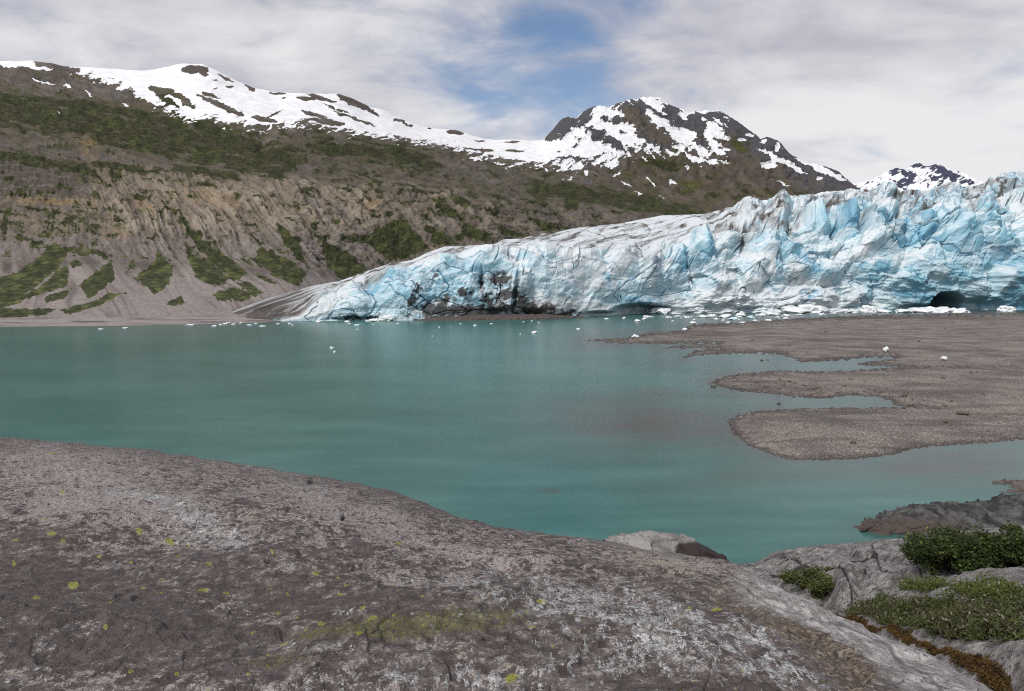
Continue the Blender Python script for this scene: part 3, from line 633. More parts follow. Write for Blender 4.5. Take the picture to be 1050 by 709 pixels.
    nf = T.noise(.35, 6, .65); ns = T.noise(1.3, 4, .6); nm = T.noise(.07, 5, .6, T.vec((1, 1, 2.2)), .6)
    c = T.mix(1.0, T.attr('ice', 'Color'), T.mix(nf, (.87, .89, .90), (1.10, 1.09, 1.08)), 'MULTIPLY')
    c = T.mix(T.m('MULTIPLY', T.mr(ns, .62, .74, 0, .55), T.attr('clean')), c, (.80, .82, .83))
    c = T.mix(T.mr(T.noise(.55, 5, .7), .63, .75, 0, .5), c, T.mix(1.0, c, (.35, .55, .66), 'MULTIPLY'))
    mat = T.done(c, .5, .25, T.bump(T.m('ADD', T.m('ADD', nf, T.m('MULTIPLY', nm, 1.5)), T.m('MULTIPLY', ns, .25)), .30, .8), ior=1.31)
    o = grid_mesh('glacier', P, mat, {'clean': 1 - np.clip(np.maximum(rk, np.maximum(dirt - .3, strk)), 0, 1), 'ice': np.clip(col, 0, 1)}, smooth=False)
    tag(o, 'broad blue and white glacier front of broken ice cliffs reaching the lake', 'glacier')
    return P, bx, by
build_glacier()

# ================================================================== LAKE AND GRAVEL BARS
BAR_A = [(604, 349.5), (640, 347.3), (668, 341.8), (700, 339.5), (709, 333.2), (760, 331), (800, 328.3), (850, 325.7), (900, 323.7), (950, 322.5), (1060, 321), (1400, 319.5), (1400, 378), (1000, 378), (935, 377), (916, 375.8), (880, 373.7), (897, 370.5),
         (917, 368.6), (919, 366), (885, 366.3), (870, 368.6), (845, 370), (822, 371), (813, 367), (800, 363), (770, 362), (740, 362.5), (702, 366), (715, 360), (738, 357.7), (683, 357), (700, 354), (738, 351.7), (690, 352.5), (640, 351.8)]
BAR_B = [(731, 391), (745, 386.5), (765, 383), (800, 381), (840, 381.5), (870, 380.5), (905, 378.5), (940, 376), (1000, 375), (1400, 372), (1400, 436), (1000, 428), (945, 418), (920, 416.5), (915, 411), (900, 406.5), (870, 405.5), (845, 408), (815, 406.5), (790, 403.5), (760, 401), (738, 396)]
BAR_C = [(747, 432), (758, 426), (790, 421), (830, 419.7), (880, 418.7), (945, 416.5), (1000, 420), (1400, 425), (1400, 436), (1050, 450.5), (1020, 453), (985, 455.5), (960, 457), (935, 460), (915, 466), (890, 469.5), (850, 471.5), (815, 471), (790, 466), (768, 456), (753, 444)]
def bar_sd(px, py):
    return np.maximum(np.maximum(sdf(px, py, BAR_A, 2.2), sdf(px, py, BAR_B, 2.2)), sdf(px, py, BAR_C, 2.2))

def bar_height(px, py, X):
    sd = bar_sd(px, py)
    h = np.where(sd > 0, .42 * (1 - np.exp(-np.maximum(sd, 0) / 34)), np.maximum(sd * .020, -1.2))
    nz = fbm3(X[..., 0] / 3.0, X[..., 1] / 3.0, 0 * px, 5, 3, .6)
    fine = fbm2(px / 5, py / 2.2, 4, 9, .6)
    return h + .035 * nz + .075 * fine * np.clip((sd + 14) / 14, 0, 1) * (.45 + .55 * np.exp(-np.abs(sd) / 12)) + .02, sd

def build_bars():
    px = np.concatenate([np.arange(540, 1060, 1.1), np.arange(1060, 1400, 5)]); py = np.concatenate([np.arange(319.3, 330, .35), np.arange(330, 490, .75)])
    GX, GY = np.meshgrid(px, py)
    P = at_z(GX, GY, 0.0); h, sd = bar_height(GX, GY, P); P = P.copy(); P[..., 2] = h
    band = pn2(GX / 130, (GY - .01 * GX) / 4.5, 21)
    T = NT('river_gravel')
    v1 = T.voro(9.0, out='Color'); nb = T.noise(.12, 5, .6); nf = T.noise(9, 4, .65); vd = T.voro(6.0)
    sv = T.n('ShaderNodeSeparateColor'); T.put(sv.inputs[0], v1)
    c = T.mix(sv.outputs[0], (.078, .068, .061), (.24, .21, .188))
    c = T.mix(T.mr(sv.outputs[1], .86, .94), c, (.34, .31, .29))
    c = T.mix(1.0, c, T.mix(T.mr(nb, .3, .7), (.62, .62, .62), (1.3, 1.28, 1.25)), 'MULTIPLY')
    c = T.mix(T.mr(T.attr('band'), .1, .6, 0, .45), c, (.055, .046, .042))
    c = T.mix(T.mr(T.attr('height'), .13, .0, 0, .85), c, (.050, .042, .038))        # wet margin
    mat = T.done(c, .9, .2, T.bump(T.m('ADD', T.m('SUBTRACT', 1.0, vd), nf), .6, .06))
    tag(grid_mesh('gravel_bar', P, mat, {'band': band, 'height': h}), 'brown gravel bars reaching into the lake with small water channels between', kind='structure')
build_bars()

def build_lake():
    px = np.arange(-500, 1601, 5.0); py = np.concatenate([[309, 311, 313, 315, 317], np.arange(318, 640, 1.5), np.arange(640, 900, 10)])
    GX, GY = np.meshgrid(px, py); P = at_z(GX, GY, 0.0)
    e1 = P[-1:].copy(); e1[..., 1] = 4; e1[..., 0] = (GX[-1:] - CX) / FPX * 40
    e2 = e1.copy(); e2[..., 1] = -120; e2[..., 0] *= 4
    P = np.concatenate([P, e1, e2]); GX = np.concatenate([GX, GX[-2:]]); GY = np.concatenate([GY, GY[-2:] + 50])
    sd = -bar_sd(GX, GY)
    shoal_sheen = np.exp(-np.maximum(sd, 0) / 30) * .85
    for e in [(675, 434, 125, 26, 3, 1.0), (690, 405, 75, 9, 2, .6), (640, 356, 80, 5, 0, .5), (620, 460, 130, 16, 0, .35), (840, 480, 120, 14, -4, .55), (985, 475, 130, 24, 0, .9), (860, 412, 90, 6, 0, .55), (800, 372, 70, 5, 0, .3), (565, 503, 9, 3, 0, .9), (600, 380, 60, 5, 0, .2), (740, 500, 100, 12, 0, .25), (900, 545, 40, 8, 0, .3)]:  # shoals, plus a grey lower-right patch painted as sky reflection
        shoal_sheen = np.maximum(shoal_sheen, e[5] * gauss(GX, GY, *e[:5]))
    shore = np.exp(-np.maximum(GY - 333, 0) / 9) * .35 * (1 - sstep(250, 320, GX))
    shoal_sheen = np.clip(np.maximum(shoal_sheen, shore), 0, 1) * np.clip(1 + .3 * fbm2(GX / 60, GY / 9, 3, 15), .3, 1.3)
    milk = .5 + .34 * fbm2(GX / 160, GY / 13, 3, 16) + .35 * gauss(GX, GY, 560, 365, 220, 35) - .25 * gauss(GX, GY, 130, 350, 170, 22)
    T = NT('glacial_lake_water')
    deepc = T.mix(T.mr(T.attr('milk'), 0, 1.2), (.026, .104, .091), (.060, .164, .148))
    c = T.mix(T.attr('shallow'), deepc, (.064, .064, .059))  # greys the shoals and the painted sky reflection alike
    r1 = T.noise(1.1, 3, .55, T.vec((1, .55, 1), (0, 0, .5))); r2 = T.noise(.22, 2, .5, T.vec((1, .5, 1), (0, 0, -.3))); r3 = T.noise(3.5, 2, .5)
    hgt = T.m('ADD', T.m('ADD', T.m('MULTIPLY', r1, .5), T.m('MULTIPLY', r2, 1.4)), T.m('MULTIPLY', r3, .12))
    mat = T.done(c, .25, .30, T.bump(hgt, .16, .30), ior=1.33)
    tag(grid_mesh('lake', P, mat, {'shallow': shoal_sheen, 'milk': milk}), 'calm turquoise glacial lake turning brown over its shallows', kind='structure')
build_lake()

# ================================================================== FOREGROUND BEDROCK
SIL = [(-400, 440), (-200, 444), (0, 449), (13, 449.5), (76, 454), (152, 462), (228, 472), (267, 478), (305, 485.5), (343, 492), (395, 504), (433, 516), (471, 531), (510, 540), (548, 544), (590, 551), (624, 556), (663, 564), (698, 568), (744, 575),
       (757, 580), (774, 592), (797, 603), (822, 614), (847, 627), (867, 637), (897, 649), (924, 658), (961, 675), (988, 696), (1050, 735), (1150, 790), (1400, 900)]
YS = [(-400, 21), (0, 19), (300, 17.5), (433, 16.5), (600, 16.5), (757, 15.5), (800, 12.8), (850, 9.6), (900, 7.2), (961, 5.4), (988, 4.7), (1050, 3.7), (1150, 2.7), (1400, 1.7)]
def sil_D(px, py):
    a, b, c = ray(px, py); return -c / b

def rock_z(X, Y):
    return .09 * fbm2(X / 2.6, Y / 2.6, 3, 101) + .025 * fbm2(X / .55, Y / .7, 3, 104) + .007 * fbm2(X / .12, Y / .16, 3, 107)

def build_bedrock():
    px = np.concatenate([np.arange(-2200, -400, 40.0), np.arange(-400, -5, 6.0), np.arange(-5, 1055, 1.2), np.arange(1055, 1400, 7)])
    ys = curve(SIL, px); Ys = curve(YS, px)
    # soften the corner of the distance curve
    Dsl = sil_D(px, ys); Ds = Dsl * Ys
    Yn = np.minimum(2.4, Ys * .62); Dn = 1.72 + 0 * px + np.clip((px - 900) / 500, 0, 1) * -.3
    Dn = np.minimum(Dn, Ds * .85)
    mn = np.full(px.shape, .07); ms = Dsl
    tt = np.linspace(0, 1, 400)[:, None]
    L = (Ys - Yn)
    h00 = 2 * tt ** 3 - 3 * tt ** 2 + 1; h10 = tt ** 3 - 2 * tt ** 2 + tt; h01 = 1 - h00; h11 = tt ** 3 - tt ** 2
    Yv = Yn + tt * L; Dv = h00 * Dn + h10 * mn * L + h01 * Ds + h11 * ms * L
    slope = Dv / Yv
    nr = 300
    P = np.zeros((nr, len(px), 3))
    for j in range(len(px)):
        s = np.linspace(slope[0, j], slope[-1, j], nr) if slope[0, j] > slope[-1, j] else None
        o = np.argsort(slope[:, j])
        yy = np.interp(s, slope[o, j], Yv[o, j]); dd = np.interp(s, slope[o, j], Dv[o, j])
        c = np.interp(s, slope[o, j], np.arange(400)[o])
        X = (px[j] - CX) / FPX * (yy * CT + dd * ST)
        P[:, j] = np.stack([X, yy, HC - dd], -1)
    bx, by = project(P)
    w_sil = np.linspace(0, 1, nr)[:, None]
    z = rock_z(P[..., 0], P[..., 1]) * (1 - .55 * sstep(.93, 1, w_sil))
    # exfoliation flakes: low scarps with sharp edges, and a few long joints
    X_, Y_ = P[..., 0], P[..., 1]
    fl = fbm2(X_ / 2.6 + .5 * pn2(X_ / .7, Y_ / .7, 121), Y_ / 1.9, 4, 120); f2_ = fbm2((X_ + .15 * Y_) / .8, Y_ / 1.3, 4, 123)
    z = z + .024 * (sstep(-.05, .02, fl) - .5) + .018 * (sstep(.38, .42, fl) - .2) + .011 * (sstep(.1, .14, f2_) - .4) - .010 * sstep(-.32, -.36, f2_)
    z = z + .0045 * fbm2(X_ / .06, Y_ / .09, 2, 125) * (1 - .6 * sstep(8, 14, Y_))
    for pts in ([(300, 700), (352, 660), (430, 628), (520, 600)], [(560, 710), (600, 660), (640, 615), (668, 588)], [(180, 470), (250, 500), (330, 545), (400, 590)], [(820, 655), (870, 690), (900, 712)], [(700, 600), (760, 640), (830, 700)]):
        z = z - .010 * sstep(1.6, .3, polyline_d(bx + 2.5 * pn2(bx / 12, by / 8, 127), by + 1.5 * pn2(bx / 9, by / 7, 128), pts)) * sstep(-.35, .1, pn2(bx / 40, by / 20, 129))
    # raised flakes and hollows the picture shows
    z = z - .05 * ell(bx, by, 520, 575, 60, 6, 12, .8) + .05 * ell(bx, by, 500, 567, 55, 4, 12, .8) - .04 * gauss(bx, by, 640, 605, 60, 5, 30)
    tand = polyline_d(bx, by, [(735, 612), (765, 628), (795, 645), (830, 662), (880, 700)])
    z = z - .05 * sstep(16, 4, tand)
    pits = np.zeros(bx.shape)
    for e in [(275, 573, 4, 1.2, 0), (357, 572, 6.5, 1.9, 25), (374, 583, 3.2, 1.8, 30), (358, 594, 3, 1.1, 0), (499, 578, 3.6, 1.5, 0), (352, 536, 3, 1.8, -45), (634, 546, 3, 2, 0), (318, 493, 3, 2, 0), (497, 652, 2, 1, 0)]:
        pits = np.maximum(pits, ell(bx, by, *e, .3))
    z = z - .05 * pits
    P[..., 2] += z
    # back side of the crest, and the ground under and behind the camera
    last = P[-1]; back = []
    for dy, dz in ((.6, -.55), (1.5, -1.6), (3.5, -5.0), (6.5, -14.5)):
        k = np.clip(Ys / 15, .15, 1)
        q = last.copy(); q[:, 1] += dy * k; q[:, 2] += dz * np.where(px > 760, np.clip(k, .35, 1), 1); q[:, 0] += sstep(757, 900, px) * dy * .6; back.append(q)
    f = P[0]; front = []
    for yy in (1.6, .6, -1, -4, -9):
        q = f.copy(); t = (f[:, 1] - yy)
        q[:, 1] = yy; q[:, 2] = HC - 1.68 + .02 * yy - .05 * np.abs(f[:, 0]) ** 1.2 * .5; q[:, 0] = f[:, 0] * (1 + .28 * t); front.append(q)
    PP = np.concatenate([np.stack(front[::-1]), P, np.stack(back)])
    padn, padb = len(front), len(back)
    def pad(a): return np.concatenate([np.repeat(a[:1], padn, 0), a, np.repeat(a[-1:], padb, 0)])
    n1 = fbm2(bx / 22, by / 9, 4, 111); n2 = fbm2(bx / 60, by / 22, 3, 113)
    G = lambda L: np.clip(sum(e[5] * gauss(bx, by, *e[:5]) for e in L), 0, 1.2)
    pink = G([(70, 478, 110, 20, 3, .8), (150, 525, 110, 26, 8, .75), (320, 515, 110, 25, 15, .7), (60, 520, 60, 22, 0, .6), (480, 560, 130, 16, 10, .6), (690, 575, 90, 12, 12, .7), (250, 610, 40, 20, 0, .3), (100, 640, 30, 20, -30, .35), (220, 690, 120, 12, 0, .45), (430, 590, 80, 14, 0, .5)])
    white = G([(130, 508, 34, 10, 15, .95), (180, 528, 46, 15, 22, 1.0), (235, 550, 50, 14, 22, .85), (325, 510, 26, 14, 30, .85), (32, 463, 30, 5, 0, .8), (84, 488, 13, 5, 25, .7), (20, 690, 36, 16, -10, .9), (50, 662, 22, 6, -15, .7), (28, 567, 14, 4, 0, .7), (330, 660, 60, 10, 5, .75), (210, 555, 40, 10, 0, .5),
               (450, 598, 60, 10, 0, .75), (600, 610, 120, 24, 8, .7), (640, 650, 130, 36, 15, .9), (720, 665, 100, 34, 25, .95), (540, 690, 140, 18, 0, .85), (400, 690, 90, 14, 0, .8), (480, 575, 80, 10, 10, .5), (350, 625, 40, 8, 0, .5), (300, 695, 60, 8, 0, .5), (820, 700, 80, 20, 30, .8), (100, 610, 60, 4, 0, .3), (160, 575, 80, 8, 3, .5)])
    brown = G([(110, 620, 130, 24, 0, 1.0), (90, 660, 110, 18, -3, .95), (290, 603, 80, 11, 6, 1.0), (60, 585, 60, 14, 0, .8), (210, 640, 80, 14, 0, .6), (240, 685, 50, 9, 0, .7), (360, 612, 60, 8, 8, .7), (400, 605, 30, 6, 5, .6), (20, 620, 30, 30, 0, .6)])
    olive = G([(430, 640, 120, 12, -3, .75), (300, 665, 80, 14, 0, .5), (590, 640, 60, 8, 0, .4), (330, 645, 70, 7, 0, .8), (480, 635, 62, 12, -5, 1.0), (390, 640, 40, 10, 0, .9), (125, 486, 20, 6, 5, .8), (150, 497, 20, 4, 10, .4), (62, 534, 24, 6, 0, .6), (280, 676, 36, 7, 0, .8), (60, 552, 60, 12, 0, .4), (350, 590, 60, 10, 10, .4), (270, 508, 50, 12, 15, .35), (210, 618, 30, 5, 0, .4), (30, 625, 30, 10, 0, .5), (620, 600, 70, 7, 15, .35), (390, 550, 60, 16, 15, .4), (260, 540, 60, 12, 15, .35)])
    cream = G([(700, 590, 60, 10, 22, .9), (790, 612, 60, 9, 30, .75), (650, 570, 60, 8, 12, .5), (760, 605, 70, 8, 28, .6), (560, 600, 60, 6, -8, .4)])
    right = sstep(2, 26, (by - curve(SIL, bx)) * 0 + (tand)) * 0
    edge_d = polyline_d(bx, by, [(757, 580), (797, 603), (847, 627), (897, 649), (961, 675), (1000, 705), (1060, 745)])
    pale = sstep(60, 20, edge_d) * sstep(735, 800, bx) * (1 - sstep(14, 5, tand))
    pale = np.clip(pale, 0, 1)
    tan_ = sstep(8, 3, tand - 9 * sstep(790, 860, bx) * sstep(640, 690, by) + 4 * n1 - 3) * sstep(725, 750, bx)
    slit = sstep(2.6, 1.0, polyline_d(bx, by, [(850, 634), (885, 652), (912, 667), (938, 684), (965, 706)]) + .8 * n1)
    bare = np.zeros(bx.shape)
    for e in [(372, 558, 13, 5, 20), (420, 615, 16, 5, 6), (210, 569.5, 13, 4.5, 5), (223, 510, 13, 4.5, 0), (253, 524, 13, 4, 10), (732, 642, 11, 5.5, 20), (508, 635, 6, 2, 0), (253, 660, 12, 4, -20), (20, 525, 10, 3, 0), (240, 683, 14, 5, 0), (282, 686, 16, 6, 0), (590, 645, 10, 3, 10), (30, 508, 5, 2, 0)]:
        bare = np.maximum(bare, ell(bx, by, *e, .25))
    yel = np.zeros(bx.shape)
    for e in [(53, 552.5, 5.8, 2.7), (16, 557.5, 3.2, 1.8), (65, 558, 3, 1.2), (44, 536, 5, 2.3), (64, 503, 2.2, 1.4), (74, 495.7, 3.2, 1.2), (54, 469, 5, 1.3), (63, 516.6, 2, 1), (101, 565, 3.2, 1.5), (143, 545.6, 4.2, 2.4), (174, 551, 6.2, 2.4, 15), (193.5, 554.5, 2.6, 1.5),
              (183, 567, 3, 1.5), (134, 568, 2.3, 1.2), (130, 466, 4, 1), (87, 496, 2, 1), (14, 576, 2.2, 2.4), (75, 592.6, 6.8, 3.6), (146, 596.5, 2.7, 1.2), (163, 603, 4.6, 1.7), (166, 587, 2.6, .9), (36.5, 609, 5, 2.6), (54, 622, 1.6, 1), (74, 654, 1.7, 1), (112, 618, 3, 1.2), (134, 684, 4, 2), (181, 686, 3.2, 1.4),
              (324, 582, 4.1, 3.2, 20), (346, 586, 2.1, 1.7), (231.6, 597, 4, 1.7), (294, 600, 2.8, 1.2), (285, 619, 3.2, 1.3), (330, 634.4, 4.6, 2.5), (382.6, 632.7, 5.4, 2.3), (291, 652, 5.4, 2.3), (313.5, 639, 3, 1.6), (260, 638, 3.2, 1.4), (348, 602.5, 2.8, 1.1), (372, 624.5, 4, 1.6), (255, 686, 3.6, 2), (328, 590.6, 3, 1), (355, 596, 3, 1),
              (275, 664, 3, 1.5), (304.6, 627, 2, 1.5), (295, 590, 2, 1), (544, 642.5, 4.2, 1.4, 15), (526, 627.5, 2.4, 1), (559, 625, 3, 1.1), (439.5, 634, 3.2, 1.1), (432.6, 610, 2.6, 1.1), (402, 594.5, 2.4, 1.2), (404, 629.5, 3, 1.3), (706, 630, 3.6, 1.4), (466, 540, 2.7, 1), (409, 555, 4.4, 2), (567, 661, 2.3, 1.2), (108, 643, 3, 1.6), (214, 575, 4, 1.2), (279, 566, 1.6, 1)]:
        yel = np.maximum(yel, ell(bx, by, e[0], e[1], e[2] * .85, e[3] * .85, *e[4:], soft=.5))
    for pts in ([(20, 640), (90, 628), (180, 640), (260, 625)], [(300, 700), (352, 660), (430, 628), (520, 600)], [(560, 710), (600, 660), (640, 615), (668, 588)], [(180, 470), (250, 500), (330, 545), (400, 590)], [(700, 600), (760, 640), (830, 700)], [(480, 560), (540, 568), (600, 572)], [(60, 700), (140, 668), (210, 662)], [(420, 560), (470, 590), (560, 610)], [(760, 600), (830, 640), (900, 690)], [(790, 610), (850, 645)]):
        cd = polyline_d(bx + 3 * pn2(bx / 14, by / 9, 131) + .8 * pn2(bx / 4, by / 3, 132), by + 2 * pn2(bx / 11, by / 8, 133) + .6 * pn2(bx / 3, by / 3, 134), pts)
        pits = np.maximum(pits, .6 * sstep(.9, .2, cd) * sstep(-.25, .15, pn2(bx / 30, by / 16, 135)))
    A = np.stack([pink, white, brown, olive], -1); B = np.stack([cream, pale, tan_, yel], -1); Cc = np.stack([bare, slit, pits, 0 * bare + .0], -1)
    T = NT('lichen_covered_bedrock')
    pk_, wh_, br_, ol_ = T.rgba('crust_a'); cr_, pa_, ta_, ye_ = T.rgba('crust_b'); ba_, sl_, pi_, _ = T.rgba('crust_c')
    v_iso = T.co; v_str = T.vec((1.0, .34, 1.0), (0, 0, .16))
    Z = lambda scale, det=5, rg=.62, v=None, k=8.0: T.m('MULTIPLY', T.m('SUBTRACT', T.noise(scale, det, rg, v or v_iso), .5), k)
    def W(*terms):
        o = None
        for f, w in terms:
            x = T.m('MULTIPLY', f, w); o = x if o is None else T.m('ADD', o, x)
        return o
    s1 = T.noise(34, 5, .62, v_iso); s2 = T.noise(9, 5, .6, v_iso); s3 = T.noise(2.2, 4, .6, v_iso); s0 = T.noise(120, 3, .6, v_iso)
    z0 = Z(90, 3); z1 = Z(30); z2 = Z(11); z3 = Z(3.2, 4)
    k1n = T.noise(40, 4, .65, v_str); y1 = Z(40, 4, .65, v_str); y2 = Z(15, 5, .65, v_str); k2 = T.noise(15, 5, .65, v_str); k1 = k1n
    f_a = W((z0, .30), (z1, .55), (z2, .50), (z3, .25)); f_b = W((z0, .25), (y1, .60), (y2, .60), (z3, .2)); f_c = W((Z(24), .6), (Z(7), .5), (z0, .3))
    def crust(zone, t0, spread, f, wdt=.35):
        return T.mr(T.m('SUBTRACT', f, T.m('SUBTRACT', t0, T.m('MULTIPLY', zone, spread))), 0.0, wdt)
    rock = T.mix(T.mr(z2, -1, 1), (.078, .063, .058), (.168, .140, .131))
    rock = T.mix(T.mr(W((z1, .6), (z0, .4)), .35, .9, 0, .85), rock, (.020, .017, .017))
    smooth = T.mix(T.mr(z2, -1, 1), (.086, .070, .066), (.132, .108, .102)); smooth = T.mix(T.mr(W((z1, .5), (z0, .5)), .5, 1.0, 0, .5), smooth, (.034, .028, .028))
    c = T.mix(T.m('MULTIPLY', br_, .95), rock, smooth)
    zpk = T.m('ADD', T.m('MULTIPLY', pk_, .95), T.m('MULTIPLY', T.m('SUBTRACT', 1.0, br_, True), .46))
    c = T.mix(T.m('MULTIPLY', crust(zpk, .95, 1.25, f_a), .88), c, T.mix(T.mr(z0, -1, 1), (.23, .198, .188), (.51, .452, .432)))
    c = T.mix(T.m('MULTIPLY', crust(ol_, .98, 1.15, W((z0, .55), (z1, .5), (z2, .35))), .8), c, T.mix(s1, (.055, .055, .020), (.20, .19, .055)))
    c = T.mix(T.m('MULTIPLY', crust(T.m('ADD', T.m('MULTIPLY', wh_, .9), .06), .95, 1.0, f_b, .6), .88), c, T.mix(T.mr(W((z0, .6), (z1, .6)), -.8, .8), (.20, .20, .198), (.70, .70, .69)))
    c = T.mix(T.mr(W((z0, .5), (y1, .6), (z2, .25)), .35, .8, 0, .65), c, (.052, .044, .043))
    c = T.mix(T.m('MULTIPLY', crust(cr_, .9, 1.1, f_a), .62), c, T.mix(T.mr(z0, -1, 1), (.17, .165, .115), (.37, .355, .26)))
    pal = T.mix(T.mr(y2, -1, 1), (.24, .222, .216), (.55, .525, .51)); pal = T.mix(T.mr(W((y1, .6), (z0, .4)), .3, .8, 0, .9), pal, (.060, .052, .050)); pal = T.mix(T.mr(z2, .5, 1.1, 0, .6), pal, (.22, .215, .155))
    pal = T.mix(T.mr(W((z1, .6), (y1, .4)), .4, .8, 0, .8), pal, (.44, .425, .41))
    c = T.mix(T.m('MULTIPLY', pa_, .92), c, pal)
    grit = T.voro(60, out='Color'); sg = T.n('ShaderNodeSeparateColor'); T.put(sg.inputs[0], grit)
    gr = T.mix(sg.outputs[0], (.055, .042, .034), (.24, .19, .145)); gr = T.mix(T.mr(z2, .4, 1.1, 0, .5), gr, (.06, .048, .040)); gr = T.mix(T.mr(z1, .6, 1., 0, .7), gr, (.30, .27, .24))
    c = T.mix(T.m('MULTIPLY', T.mr(T.m('ADD', ta_, T.m('MULTIPLY', z2, .18)), .30, .5), .95), c, gr)
    c = T.mix(T.m('MULTIPLY', sl_, .75), c, T.mix(k1, (.055, .055, .065), (.15, .148, .16)))
    c = T.mix(T.m('MULTIPLY', T.mr(T.m('ADD', ba_, T.m('MULTIPLY', z1, .15)), .4, .6), .92), c, T.mix(T.mr(z2, -1, 1), (.075, .062, .062), (.14, .112, .11)))
    # small random yellow-green lichens besides the large ones
    vl = T.n('ShaderNodeTexVoronoi'); T.put(vl.inputs['Vector'], v_iso); vl.inputs['Scale'].default_value = 5.0
    sv = T.n('ShaderNodeSeparateColor'); T.put(sv.inputs[0], vl.outputs['Color'])
    spot = T.m('MULTIPLY', T.mr(T.m('SUBTRACT', vl.outputs['Distance'], T.m('MULTIPLY', sv.outputs[1], .16)), .03, .0), T.mr(sv.outputs[0], .86, .88))
    spot = T.m('MULTIPLY', spot, T.mr(T.m('ADD', pa_, cr_), .4, .1))
    spot = T.m('MULTIPLY', spot, T.mr(s1, .36, .46))
    ylc = T.mix(s0, (.20, .21, .02), (.42, .42, .05))
    c = T.mix(T.m('MULTIPLY', spot, .75), c, ylc)
    c = T.mix(T.mr(T.m('ADD', ye_, T.m('ADD', T.m('MULTIPLY', z1, .30), T.m('MULTIPLY', z0, .14))), .42, .62, 0, .82), c, T.mix(T.mr(z0, -1, 1), (.17, .17, .035), (.40, .38, .085)))
    c = T.mix(pi_, c, (.012, .011, .011))
    hgt = T.m('ADD', T.m('ADD', T.m('MULTIPLY', s1, .7), T.m('MULTIPLY', f_b, .12)), T.m('MULTIPLY', s2, .9))
    mat = T.done(c, .88, .25, T.bump(hgt, .8, .05))
    tag(grid_mesh('bedrock', PP, mat, {'crust_a': pad(A), 'crust_b': pad(B), 'crust_c': pad(Cc)}), 'rounded bare bedrock with white crust and yellow lichen spots in the foreground', kind='structure')
build_bedrock()

